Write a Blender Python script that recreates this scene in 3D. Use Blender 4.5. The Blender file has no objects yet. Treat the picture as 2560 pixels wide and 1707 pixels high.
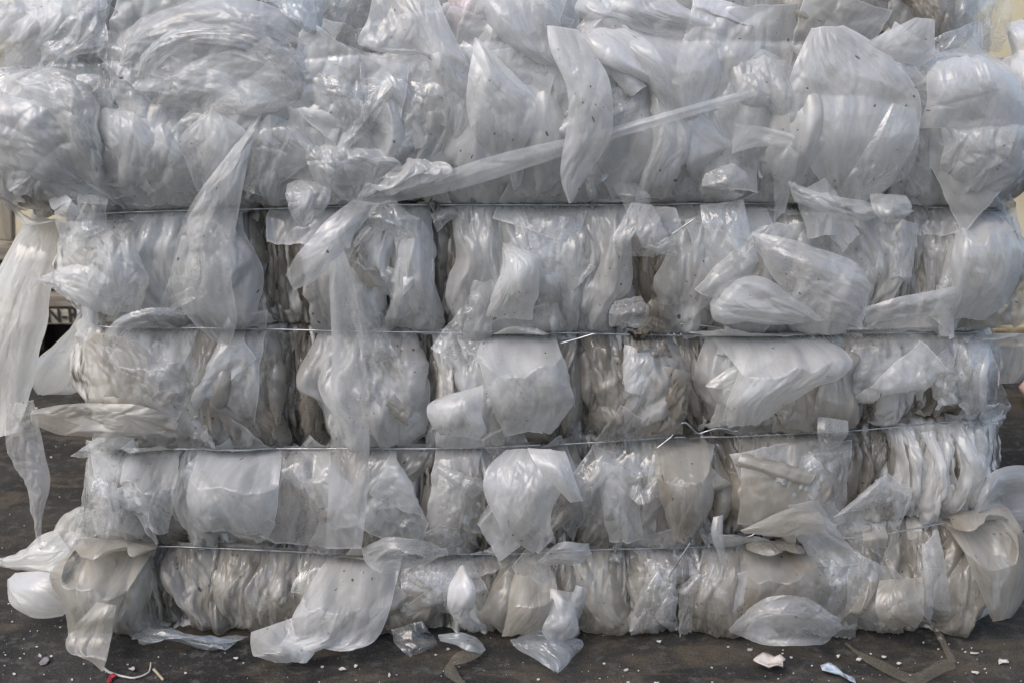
import bpy, math, random
import numpy as np
from mathutils import Vector
RAD = math.radians
rng = np.random.default_rng(11)
random.seed(5)
sc = bpy.context.scene
col = sc.collection

# ------------------------------------------------------------------ camera, sky, sun, exposure
TH, D, H, F = RAD(15.0), 1.777, 0.99, 2745.0
cd = bpy.data.cameras.new("camera")
cam = bpy.data.objects.new("camera", cd)
col.objects.link(cam)
cam.location = (0, -D, H)
cam.rotation_euler = (RAD(90) - TH, 0, 0)
cd.sensor_width = 36.0
cd.lens = 36.0 * F / 2560.0
cd.clip_start, cd.clip_end = 0.05, 200.0
cd.dof.use_dof = True
cd.dof.focus_distance = 1.76
cd.dof.aperture_fstop = 6.3
sc.camera = cam

SUN_TO = Vector((-0.46, -0.44, 0.78)).normalized()
w = bpy.data.worlds.new("World")
sc.world = w
w.use_nodes = True
wn, wl = w.node_tree.nodes, w.node_tree.links
wn.clear()
sky = wn.new("ShaderNodeTexSky")
sky.sky_type = 'NISHITA'
sky.sun_disc = False
sky.sun_elevation = math.asin(SUN_TO.z)
sky.sun_rotation = math.atan2(SUN_TO.x, SUN_TO.y)
sky.dust_density = 3.0
hs = wn.new("ShaderNodeHueSaturation")
hs.inputs['Saturation'].default_value = 1.0
bg = wn.new("ShaderNodeBackground")
bg.inputs['Strength'].default_value = 0.15
wo = wn.new("ShaderNodeOutputWorld")
wl.new(sky.outputs[0], hs.inputs['Color'])
wl.new(hs.outputs[0], bg.inputs[0])
wl.new(bg.outputs[0], wo.inputs[0])
sl = bpy.data.lights.new("sun", 'SUN')
sl.energy = 0.6
sl.angle = RAD(50)
sl.color = (1.0, 0.965, 0.92)
sun = bpy.data.objects.new("sun", sl)
col.objects.link(sun)
sun.rotation_euler = SUN_TO.to_track_quat('Z', 'Y').to_euler()
vs = sc.view_settings
vs.view_transform = 'Standard'
vs.look = 'None'
vs.gamma = 1.0
vs.use_curve_mapping = False
vs.exposure = 0.70
sc.cycles.max_bounces = 8
sc.cycles.transparent_max_bounces = 16
sc.cycles.diffuse_bounces = 4
sc.cycles.glossy_bounces = 3
sc.cycles.transmission_bounces = 6
sc.cycles.caustics_reflective = False
sc.cycles.caustics_refractive = False
sc.cycles.sample_clamp_indirect = 6.0
sc.cycles.use_adaptive_sampling = True
sc.cycles.adaptive_threshold = 0.025

# ------------------------------------------------------------------ photo geometry: rays from the camera into the place
CT, ST = math.cos(TH), math.sin(TH)

def ray(px, py):
    px = np.asarray(px, float); py = np.asarray(py, float)
    a = (px - 1280.0) / F
    b = (853.5 - py) / F
    return a, CT + b * ST, -ST + b * CT

def at(px, py, y):
    dx, dy, dz = ray(px, py)
    s = (np.asarray(y) + D) / dy
    return np.stack([dx * s, np.zeros_like(s) + y, H + dz * s], -1)

def at_ground(px, py, z=0.0):
    dx, dy, dz = ray(px, py)
    s = (z - H) / dz
    return np.stack([dx * s, -D + dy * s, np.zeros_like(s) + z], -1)

# ------------------------------------------------------------------ helpers
def tag(o, label=None, cat=None, group=None, kind=None):
    if label: o['label'] = label
    if cat: o['category'] = cat
    if group: o['group'] = group
    if kind: o['kind'] = kind
    return o

def empty(name, loc):
    o = bpy.data.objects.new(name, None)
    o.location = loc
    o.empty_display_size = 0.1
    col.objects.link(o)
    return o

def link(name, me, mat, parent=None):
    o = bpy.data.objects.new(name, me)
    col.objects.link(o)
    if mat: me.materials.append(mat)
    if parent is not None:
        o.parent = parent
        o.location = -Vector(parent.location) if parent.type == 'EMPTY' else (0, 0, 0)
    return o

def raw_mesh(name, verts, faces, smooth=True, uv=None):
    verts = np.asarray(verts, np.float32).reshape(-1, 3)
    me = bpy.data.meshes.new(name)
    if isinstance(faces, np.ndarray):
        nf, k = faces.shape
        me.vertices.add(len(verts)); me.loops.add(nf * k); me.polygons.add(nf)
        me.vertices.foreach_set("co", verts.ravel())
        me.loops.foreach_set("vertex_index", faces.ravel().astype(np.int32))
        me.polygons.foreach_set("loop_start", np.arange(0, nf * k, k, dtype=np.int32))
        if uv is not None:
            l = me.uv_layers.new(name="UVMap")
            l.data.foreach_set("uv", np.asarray(uv, np.float32)[faces.ravel()].ravel())
        me.update(calc_edges=True)
    else:
        me.from_pydata(verts.tolist(), [], faces)
        me.update()
    me.polygons.foreach_set("use_smooth", np.full(len(me.polygons), smooth))
    return me

def grid_faces(n, m, wrap=False):
    i = np.arange(n - 1)[:, None]; j = np.arange(m if wrap else m - 1)[None, :]
    j2 = (j + 1) % m
    f = np.stack([i * m + j, (i + 1) * m + j, (i + 1) * m + j2, i * m + j2], -1)
    return f.reshape(-1, 4)

def tube_mesh(name, pts, r, seg=8, caps=True):
    pts = np.asarray(pts, float)
    t = np.gradient(pts, axis=0)
    t /= np.linalg.norm(t, axis=1, keepdims=True) + 1e-12
    ref = np.array([0, 0, 1.0]) if abs(t[0][2]) < 0.8 else np.array([1.0, 0, 0])
    u = np.cross(t[0], ref); u /= np.linalg.norm(u)
    rings = []
    rr = np.broadcast_to(np.asarray(r, float), (len(pts),))
    ang = np.arange(seg) * 2 * math.pi / seg
    for k in range(len(pts)):
        u = u - t[k] * np.dot(u, t[k]); u /= np.linalg.norm(u) + 1e-12
        v = np.cross(t[k], u)
        rings.append(pts[k] + rr[k] * (np.cos(ang)[:, None] * u + np.sin(ang)[:, None] * v))
    verts = np.concatenate(rings)
    fs = [list(map(int, f)) for f in grid_faces(len(pts), seg, True)]
    if caps:
        fs.append(list(range(seg))[::1]); fs.append(list(range(len(verts) - seg, len(verts)))[::-1])
    return raw_mesh(name, verts, fs)

def hash2(i, j, seed):
    h = np.sin(i * 127.1 + j * 311.7 + seed * 74.7) * 43758.5453
    return h - np.floor(h)

def vnoise(u, v, seed=0):
    iu, iv = np.floor(u), np.floor(v)
    fu, fv = u - iu, v - iv
    fu = fu * fu * (3 - 2 * fu); fv = fv * fv * (3 - 2 * fv)
    a, b = hash2(iu, iv, seed), hash2(iu + 1, iv, seed)
    c, d = hash2(iu, iv + 1, seed), hash2(iu + 1, iv + 1, seed)
    return (a * (1 - fu) + b * fu) * (1 - fv) + (c * (1 - fu) + d * fu) * fv - 0.5

def fbm(u, v, seed=0, o=4):
    s, a = 0, 1.0
    for k in range(o):
        s = s + a * vnoise(u, v, seed + k * 13); u = u * 2.03; v = v * 2.03; a *= 0.5
    return s

# ------------------------------------------------------------------ materials
def new_mat(name):
    m = bpy.data.materials.new(name)
    m.use_nodes = True
    m.node_tree.nodes.clear()
    return m, m.node_tree.nodes, m.node_tree.links

class NT:
    def __init__(s, name):
        s.m, s.n, s.l = new_mat(name)
    def add(s, typ, ins=None, **kw):
        nd = s.n.new(typ)
        for k, v in kw.items(): setattr(nd, k, v)
        for k, v in (ins or {}).items():
            if isinstance(v, bpy.types.NodeSocket): s.l.new(v, nd.inputs[k])
            else: nd.inputs[k].default_value = v
        return nd
    def math(s, op, a, b=0.0, c=None, clamp=False):
        i = {0: a, 1: b}
        if c is not None: i[2] = c
        return s.add("ShaderNodeMath", i, operation=op, use_clamp=clamp).outputs[0]
    def ramp(s, fac, lo, hi, a=0.0, b=1.0):
        return s.add("ShaderNodeMapRange", {0: fac, 1: lo, 2: hi, 3: a, 4: b}, clamp=True, interpolation_type='SMOOTHSTEP').outputs[0]
    def noise(s, vec, scale, detail=3.0, rough=0.55, dist=0.0):
        return s.add("ShaderNodeTexNoise", {'Vector': vec, 'Scale': scale, 'Detail': detail, 'Roughness': rough, 'Distortion': dist})
    def mixc(s, fac, a, b):
        nd = s.add("ShaderNodeMix", data_type='RGBA')
        for k, v in ((0, fac), (6, a), (7, b)):
            if isinstance(v, bpy.types.NodeSocket): s.l.new(v, nd.inputs[k])
            else: nd.inputs[k].default_value = v
        return nd.outputs[2]
    def mixs(s, fac, a, b):
        return s.add("ShaderNodeMixShader", {0: fac, 1: a, 2: b}).outputs[0]
    def out(s, surf):
        s.add("ShaderNodeOutputMaterial", {0: surf}); return s.m

def film(name, alpha, color=(0.78, 0.78, 0.775), dirt=0.35, rough=0.12, bump=1.0, trl=0.4, speck=0.5, spec=1.0):
    t = NT(name)
    uv = t.add("ShaderNodeUVMap").outputs[0]
    warp = t.noise(uv, 9.0, 0.0)
    wv = t.add("ShaderNodeVectorMath", {0: warp.outputs['Color'], 1: (0.09, 0.09, 0.0)}, operation='MULTIPLY').outputs[0]
    wuv = t.add("ShaderNodeVectorMath", {0: uv, 1: wv}, operation='ADD').outputs[0]
    # long soft draws in the film and finely crinkled patches
    st = t.add("ShaderNodeMapping", {'Vector': wuv, 'Scale': (70.0, 7.0, 1.0), 'Rotation': (0, 0, 0.2)}).outputs[0]
    lines = t.noise(st, 1.0, 1.0, 0.6).outputs[0]
    rid = t.math('ABSOLUTE', t.math('SUBTRACT', t.noise(wuv, 44.0, 2.0, 0.55).outputs[0], 0.5))
    pn = t.noise(uv, 6.5, 1.0).outputs[0]
    patch = t.ramp(pn, 0.40, 0.66)
    hgt = t.math('ADD', t.math('MULTIPLY', t.math('MULTIPLY', rid, patch), 1.9), t.math('MULTIPLY', lines, 0.30))
    bmp = t.add("ShaderNodeBump", {'Strength': 0.55 * bump, 'Distance': 0.006, 'Height': hgt}).outputs[0]
    # grime that sits on the film: broad stains, streaks and small dark crumbs
    dn = t.noise(uv, 7.0, 3.0, 0.65).outputs[0]
    stain = t.math('MULTIPLY', t.ramp(dn, 0.45, 0.72), dirt)
    sv = t.add("ShaderNodeTexVoronoi", {'Vector': wuv, 'Scale': 85.0, 'Randomness': 1.0}, voronoi_dimensions='2D')
    sz = t.add("ShaderNodeSeparateColor", {0: sv.outputs['Color']}).outputs
    keep = t.math('LESS_THAN', sz[0], t.math('ADD', t.math('MULTIPLY', t.ramp(dn, 0.50, 0.63), 0.34 * speck), 0.012 * speck))
    rad = t.math('MULTIPLY', t.math('POWER', sz[1], 2.0), 0.20)
    spk = t.math('MULTIPLY', t.math('LESS_THAN', sv.outputs['Distance'], rad), keep)
    base = t.mixc(t.ramp(pn, 0.65, 0.35), color + (1,), (color[0] * 0.96, color[1] * 0.945, color[2] * 0.92, 1))
    base = t.mixc(stain, base, (0.25, 0.21, 0.16, 1))
    base = t.mixc(t.math('MULTIPLY', spk, 0.85), base, (0.05, 0.04, 0.03, 1))
    dif = t.add("ShaderNodeBsdfDiffuse", {'Color': base}).outputs[0]
    trn = t.add("ShaderNodeBsdfTranslucent", {'Color': base}).outputs[0]
    body = t.mixs(trl, dif, trn)
    tra = t.add("ShaderNodeBsdfTransparent", {'Color': (0.985, 0.985, 0.98, 1)}).outputs[0]
    lw = t.add("ShaderNodeLayerWeight", {'Blend': 0.5}).outputs['Facing']
    lwb = t.add("ShaderNodeLayerWeight", {'Blend': 0.5, 'Normal': bmp}).outputs['Facing']
    # milkiness: cloudy patches, fine draw lines and whitened stress creases
    rim = t.add("ShaderNodeAttribute", attribute_name="rim").outputs['Fac']
    whit = t.ramp(rid, 0.022, 0.004)
    cl = t.math('ADD', t.math('MULTIPLY', t.math('SUBTRACT', pn, 0.5), 0.75), t.math('MULTIPLY', t.math('SUBTRACT', lines, 0.5), 0.30))
    a = t.math('ADD', t.math('ADD', alpha, cl), t.math('ADD', t.math('MULTIPLY', t.math('POWER', lw, 2.2), 0.55), t.math('ADD', t.math('MULTIPLY', stain, 0.35), t.math('ADD', spk, t.math('ADD', t.math('MULTIPLY', whit, 0.05), t.math('MULTIPLY', rim, 0.34))))), clamp=True)
    bodyt = t.mixs(a, tra, body)
    gl = t.add("ShaderNodeBsdfGlossy", {'Color': (0.97, 0.985, 1.0, 1), 'Roughness': rough, 'Normal': bmp}).outputs[0]
    fac = t.math('MULTIPLY', t.math('ADD', 0.055, t.math('MULTIPLY', t.math('POWER', lwb, 4.0), 0.75)), t.math('MULTIPLY', t.math('SUBTRACT', 1.0, t.math('MULTIPLY', stain, 0.6)), spec), clamp=True)
    return t.out(t.mixs(fac, bodyt, gl))

W = (0.88, 0.89, 0.895)
MF = {
    'clear': film("clear_film", 0.18, W, 0.15, 0.07, 0.9, 0.46, 0.2, 1.25),
    'haze':  film("hazy_film", 0.34, W, 0.30, 0.10, 0.9, 0.48, 0.8, 0.85),
    'milk':  film("milky_film", 0.55, W, 0.36, 0.11, 0.85, 0.48, 1.2, 0.8),
    'white': film("white_film", 0.78, (0.90, 0.90, 0.90), 0.08, 0.12, 0.6, 0.46, 0.2, 0.9),
    'smooth': film("smooth_film", 0.46, (0.86, 0.87, 0.88), 0.06, 0.12, 0.5, 0.46, 0.1, 0.9),
    'veil': film("sheer_film", 0.42, (0.85, 0.86, 0.87), 0.06, 0.11, 0.45, 0.46, 0.1, 0.9),
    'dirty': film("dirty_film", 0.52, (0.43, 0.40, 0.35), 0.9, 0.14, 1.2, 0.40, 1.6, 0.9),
    'grub_dim': film("grubby_dimmed_film", 0.50, (0.52, 0.495, 0.45), 0.8, 0.12, 1.0, 0.44, 1.6, 0.9),  # grime tone, darkened further to carry the light fall-off towards the foot
    'cream': film("cream_film", 0.54, (0.62, 0.59, 0.53), 0.45, 0.15, 0.6, 0.46, 1.2, 0.8),
    'cool':  film("grey_blue_film", 0.36, (0.70, 0.76, 0.81), 0.25, 0.08, 1.1, 0.44, 0.4, 1.3),
    'pink':  film("pale_pink_film", 0.75, (0.78, 0.68, 0.69), 0.20, 0.2, 0.8, 0.4, 0.3, 0.7),
    'glow':  film("painted_backlit_film", 0.88, (0.96, 0.955, 0.93), 0.02, 0.12, 0.5, 0.62, 0.1, 0.9),  # light from behind put into a whiter, denser film colour
    'amber': film("yellowed_film", 0.42, (0.26, 0.235, 0.18), 0.35, 0.2, 0.7, 0.45, 0.5, 0.7),
}

def core_mat():
    t = NT("packed_film")
    co = t.add("ShaderNodeTexCoord").outputs['Object']
    st = t.add("ShaderNodeMapping", {'Vector': co, 'Scale': (70.0, 20.0, 9.0)}).outputs[0]
    n = t.noise(st, 1.0, 5.0, 0.6, 0.6).outputs[0]
    n2 = t.noise(co, 9.0, 4.0, 0.6).outputs[0]
    c = t.mixc(t.ramp(n, 0.36, 0.52), (0.085, 0.074, 0.060, 1), (0.66, 0.645, 0.61, 1))
    c = t.mixc(t.math('MULTIPLY', t.ramp(n2, 0.46, 0.70), 0.9), c, (0.22, 0.185, 0.14, 1))
    bmp = t.add("ShaderNodeBump", {'Strength': 0.5, 'Distance': 0.006, 'Height': n}).outputs[0]
    return t.out(t.add("ShaderNodeBsdfPrincipled", {'Base Color': c, 'Roughness': 0.4, 'Normal': bmp}).outputs[0])
M_CORE = core_mat()

def simple(name, c1, c2, scale, rough=0.7, metal=0.0, bump=0.3, dist=0.004, lo=0.35, hi=0.65, stretch=None):
    t = NT(name)
    co = t.add("ShaderNodeTexCoord").outputs['Object']
    if stretch: co = t.add("ShaderNodeMapping", {'Vector': co, 'Scale': stretch}).outputs[0]
    n = t.noise(co, scale, 6.0, 0.62, 0.3).outputs[0]
    c = t.mixc(t.ramp(n, lo, hi), c1 + (1,), c2 + (1,))
    bmp = t.add("ShaderNodeBump", {'Strength': bump, 'Distance': dist, 'Height': n}).outputs[0]
    return t.out(t.add("ShaderNodeBsdfPrincipled", {'Base Color': c, 'Roughness': rough, 'Metallic': metal, 'Normal': bmp}).outputs[0])

M_WIRE = simple("galvanised_wire", (0.36, 0.36, 0.37), (0.58, 0.59, 0.60), 60.0, 0.30, 1.0, 0.1)
M_WALL = simple("weathered_cream_wall", (0.62, 0.55, 0.38), (0.44, 0.36, 0.22), 3.5, 0.85, 0.0, 0.3, 0.006, 0.42, 0.72)
M_WOOD = simple("grey_pallet_wood", (0.30, 0.265, 0.215), (0.16, 0.135, 0.105), 7.0, 0.8, 0.0, 0.5, 0.004, stretch=(1.0, 6.0, 8.0))
M_GAP_SHADE = simple("painted_gap_shade", (0.02, 0.014, 0.012), (0.03, 0.02, 0.018), 5.0, 0.9)  # near-black colour standing for shade in the pallet gaps
M_INK = simple("black_stencil_ink", (0.015, 0.014, 0.012), (0.03, 0.028, 0.025), 20.0, 0.8)
M_CHIP = simple("white_paint_chip", (0.62, 0.60, 0.57), (0.42, 0.40, 0.37), 60.0, 0.7)
M_PAPER = simple("pale_paper_pulp", (0.60, 0.54, 0.50), (0.22, 0.18, 0.15), 26.0, 0.85, 0.0, 0.8, 0.004, 0.5, 0.68)
M_BLUECHIP = simple("pale_blue_chip", (0.50, 0.58, 0.66), (0.40, 0.46, 0.52), 40.0, 0.6)
M_RED = simple("red_scrap", (0.42, 0.03, 0.05), (0.25, 0.02, 0.03), 30.0, 0.5)
M_PINKBAG = simple("pink_sacking", (0.72, 0.36, 0.36), (0.75, 0.60, 0.55), 9.0, 0.55)
M_STRING = simple("white_string", (0.55, 0.53, 0.48), (0.42, 0.40, 0.36), 50.0, 0.7)
M_TWIG = simple("dry_straw", (0.42, 0.36, 0.25), (0.28, 0.23, 0.15), 40.0, 0.8)

def ground_mat():
    t = NT("worn_concrete")
    co = t.add("ShaderNodeTexCoord").outputs['Object']
    n1 = t.noise(co, 3.2, 6.0, 0.6, 0.5).outputs[0]
    n2 = t.noise(co, 38.0, 5.0, 0.7).outputs[0]
    n3 = t.noise(co, 260.0, 3.0, 0.7).outputs[0]
    st = t.add("ShaderNodeMapping", {'Vector': co, 'Scale': (3.0, 7.0, 1.0), 'Rotation': (0, 0, 0.5)}).outputs[0]
    n4 = t.noise(st, 2.2, 5.0, 0.6, 0.6).outputs[0]
    n5 = t.noise(co, 1.1, 3.0, 0.55).outputs[0]
    c = t.mixc(t.ramp(n1, 0.36, 0.64), (0.022, 0.022, 0.0215, 1), (0.048, 0.046, 0.042, 1))
    c = t.mixc(t.math('MULTIPLY', t.ramp(n4, 0.46, 0.66), t.ramp(n5, 0.36, 0.52)), c, (0.085, 0.071, 0.053, 1))
    c = t.mixc(t.math('MULTIPLY', t.ramp(n2, 0.50, 0.66), 0.8), c, (0.095, 0.091, 0.084, 1))
    c = t.mixc(t.math('MULTIPLY', t.ramp(n3, 0.58, 0.70), 0.6), c, (0.13, 0.125, 0.115, 1))
    c = t.mixc(t.math('MULTIPLY', t.ramp(n3, 0.44, 0.34), 0.8), c, (0.004, 0.004, 0.004, 1))
    h = t.math('ADD', t.math('MULTIPLY', n2, 1.0), t.math('MULTIPLY', n3, 0.4))
    bmp = t.add("ShaderNodeBump", {'Strength': 0.6, 'Distance': 0.006, 'Height': h}).outputs[0]
    return t.out(t.add("ShaderNodeBsdfPrincipled", {'Base Color': c, 'Roughness': 0.9, 'Specular IOR Level': 0.2, 'Normal': bmp}).outputs[0])
M_GROUND = ground_mat()

# ------------------------------------------------------------------ ground and the wall behind
g = 30.0
tag(link("ground", raw_mesh("ground", [(-g, -g, 0), (g, -g, 0), (g, g, 0), (-g, g, 0)], [[0, 1, 2, 3]]), M_GROUND), kind='structure')

def box(name, lo, hi, mat, parent=None, bev=0.004, rot=None):
    x0, y0, z0 = lo; x1, y1, z1 = hi
    v = np.array([(x, y, z) for z in (z0, z1) for y in (y0, y1) for x in (x0, x1)], float)
    f = [[0, 2, 3, 1], [4, 5, 7, 6], [0, 1, 5, 4], [2, 6, 7, 3], [0, 4, 6, 2], [1, 3, 7, 5]]
    if rot:
        c = v.mean(0); a = rot; m = np.array([[math.cos(a), 0, math.sin(a)], [0, 1, 0], [-math.sin(a), 0, math.cos(a)]])
        v = (v - c) @ m.T + c
    me = raw_mesh(name, v, f, smooth=False)
    o = link(name, me, mat, parent)
    b = o.modifiers.new("bevel", 'BEVEL'); b.width = bev; b.segments = 2
    return o

wall_y = float(at_ground(2540, 850)[1])
wall = empty("wall", (0, wall_y, 0))
tag(wall, "weathered cream wall standing far behind the right side of the bale", "wall")
box("wall_face", (-4.0, wall_y + 0.06, 0), (4.0, wall_y + 0.26, 2.6), M_WALL, wall, 0.01)
# broken ledge along the foot of the wall
nx, nz = 260, 26
xs = np.linspace(-4, 4, nx)
zl = float(at(2530, 768, wall_y)[2])
ledge = []
for k in range(nz):
    q = k / (nz - 1)
    zz = zl * q
    yy = wall_y - 0.03 - 0.05 * (q < 0.97) + 0.03 * fbm(xs * 6, np.full(nx, zz * 30), 3) * (0.2 + q)
    ledge.append(np.stack([xs, yy if k < nz - 1 else np.full(nx, wall_y + 0.10), np.full(nx, zz) + 0.012 * fbm(xs * 14, xs * 0, 9) * q], -1))
link("wall_foot", raw_mesh("wall_foot", np.concatenate(ledge), grid_faces(nz, nx)),
     simple("stained_wall_foot", (0.42, 0.34, 0.21), (0.05, 0.045, 0.035), 6.0, 0.9, 0, 0.9, 0.02, 0.52, 0.66, (1.0, 1.0, 6.0)), wall)

# pallet behind the left edge, with stencilled board
py_ = wall_y - 0.30
pal = empty("wooden_pallet", (float(at(120, 800, py_)[0]), py_, 0))
tag(pal, "stack of grey wooden pallet boards with black stencil behind the left edge", "pallet")
def board(n, px0, py0, px1, py1, dy=0.0, dep=0.06, mat=None, rot=None):
    a = at(px0, py0, py_ + dy); b = at(px1, py1, py_ + dy)
    return box(n, (a[0], py_ + dy, b[2]), (b[0], py_ + dy + dep, a[2]), mat or M_WOOD, pal, 0.006, rot)
board("board", -400, 738, 330, 769, 0.0, 0.09)
board("board", -400, 775, 330, 812, -0.004, 0.06, simple("stencilled_board_wood", (0.46, 0.41, 0.33), (0.28, 0.24, 0.18), 5.0, 0.8, 0, 0.4, 0.004, stretch=(1, 6, 8)))
board("board", -400, 612, 330, 652, 0.0, 0.09)
board("board", -400, 660, 330, 690, 0.02, 0.07)
board("slat", -20, 380, 42, 604, -0.01, 0.03, simple("tan_slat_wood", (0.34, 0.29, 0.21), (0.20, 0.18, 0.15), 5.0, 0.8, 0, 0.4, 0.004, stretch=(8, 6, 1)), rot=0.10)
board("block", -300, 690, -100, 740, 0.03, 0.09)
board("block", 60, 690, 112, 740, 0.03, 0.09)
board("block", -400, 818, -120, 876, 0.03, 0.09, M_GAP_SHADE)  # lower blocks near-black: shade under the boards put into their colour
board("block", 40, 816, 112, 876, 0.05, 0.09, M_GAP_SHADE)
board("block", 230, 816, 300, 876, 0.05, 0.09, M_GAP_SHADE)
board("gap_shade_panel", -500, 600, 330, 872, 0.13, 0.03, M_GAP_SHADE)  # added dark sheet, paints the shade seen between and below the boards
fc = bpy.data.curves.new("stencil", 'FONT')
fc.body = "N-RE"
fc.size = 0.072
fc.extrude = 0.0012
fc.offset = 0.0012
fo = bpy.data.objects.new("stencil_lettering", fc)
col.objects.link(fo)
dg = bpy.context.evaluated_depsgraph_get()
tm = bpy.data.meshes.new_from_object(fo.evaluated_get(dg))
bpy.data.objects.remove(fo)
fo = link("stencil_lettering", tm, None, pal)
tm.materials.clear(); tm.materials.append(M_INK)
p = at(117, 806, py_ - 0.008)
fo.location = Vector(p) - Vector(pal.location)
fo.rotation_euler = (RAD(90), 0, 0)
fo.scale = (0.86, 1.0, 1.0)
# pink sack lying at the right behind the bale
def rock(n, c, s, seed, mat, parent=None, sub=24, amp=0.35, flat=True):
    th = np.linspace(0, math.pi, sub); ph = np.linspace(0, 2 * math.pi, sub * 2, endpoint=False)
    T, Pp = np.meshgrid(th, ph, indexing='ij')
    d = np.stack([np.sin(T) * np.cos(Pp), np.sin(T) * np.sin(Pp), np.cos(T)], -1)
    r = 1 + amp * (fbm(d[..., 0] * 2.2 + d[..., 2] * 1.3 + 9, d[..., 1] * 2.2 + seed, seed))
    v = d * r[..., None] * np.array(s) + np.array(c)
    if flat: v[..., 2] = np.maximum(v[..., 2], 0.002)
    return link(n, raw_mesh(n, v.reshape(-1, 3), grid_faces(sub, sub * 2, True)), mat, parent)
pk = at_ground(2700, 1036)
sk = rock("pink_sack", (pk[0] + 0.02, pk[1] + 0.03, 0.05), (0.15, 0.12, 0.075), 4, M_PINKBAG)
tag(sk, "crumpled pink sack lying on the ground at the right behind the bale", "sack")

# ------------------------------------------------------------------ the bale: six bulging courses pinched by wires
WPX = [
    [(-300, -200), (2900, -200)],
    [(-300, 165), (250, 160), (800, 150), (1200, 110), (1700, 105), (2100, 112), (2400, 140), (2900, 150)],
    [(-300, 540), (270, 527), (560, 515), (1000, 506), (1440, 506), (1740, 502), (2005, 505), (2390, 515), (2900, 530)],
    [(-300, 800), (470, 808), (830, 815), (1130, 820), (1480, 820), (1750, 825), (2050, 823), (2360, 818), (2900, 815)],
    [(-300, 1115), (440, 1105), (830, 1103), (1220, 1100), (1440, 1090), (1660, 1078), (1820, 1075), (2130, 1056), (2380, 1036), (2900, 1010)],
    [(-300, 1335), (430, 1343), (660, 1352), (800, 1360), (1080, 1363), (1290, 1362), (1480, 1352), (1700, 1346), (1830, 1340), (2050, 1325), (2200, 1310), (2380, 1280), (2900, 1230)],
]
WW = []
for wp in WPX:
    a = np.array(wp, float); q = at(a[:, 0], a[:, 1], 0.0)
    WW.append((q[:, 0], q[:, 2]))
def Zk(i, x):
    if i == 6: return np.zeros_like(x)
    return np.interp(x, WW[i][0], WW[i][1])
NR = 6
AM = [0.070, 0.100, 0.070, 0.064, 0.060, 0.070]
Y0 = [0.030, 0.000, 0.0, 0.0, 0.0, 0.0]
MID = [0, 330, 660, 955, 1220, 1470]
XLP = [-60, -30, 140, 195, 215, 205]
XRP = [2470, 2590, 2540, 2500, 2490, 2490]
XL = [float(at(XLP[i], MID[i], 0.04)[0]) + 0.03 for i in range(6)]
XR = [float(at(XRP[i], MID[i], 0.04)[0]) - 0.03 for i in range(6)]
ER = 0.10
def bul(i, t):
    t = np.clip(t, 0, 1)
    if i == 5: t = t * 0.84
    return np.sin(math.pi * t) ** 0.42
def row_of(x, z):
    return [Zk(i, x) for i in range(7)]
def S(x, z):
    z = np.maximum(z, 0.001)
    y = np.full(np.shape(x), 0.12)
    zz = row_of(x, z)
    for i in range(NR):
        t = (zz[i] - z) / (zz[i] - zz[i + 1])
        m = (t >= 0) & (t <= 1)
        d = np.minimum(x - XL[i], XR[i] - x)
        e = ER - np.sqrt(np.maximum(ER ** 2 - (ER - np.clip(d, 0, ER)) ** 2, 0))
        yi = Y0[i] - AM[i] * bul(i, t) + e
        y = np.where(m, yi, y)
    return y

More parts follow.
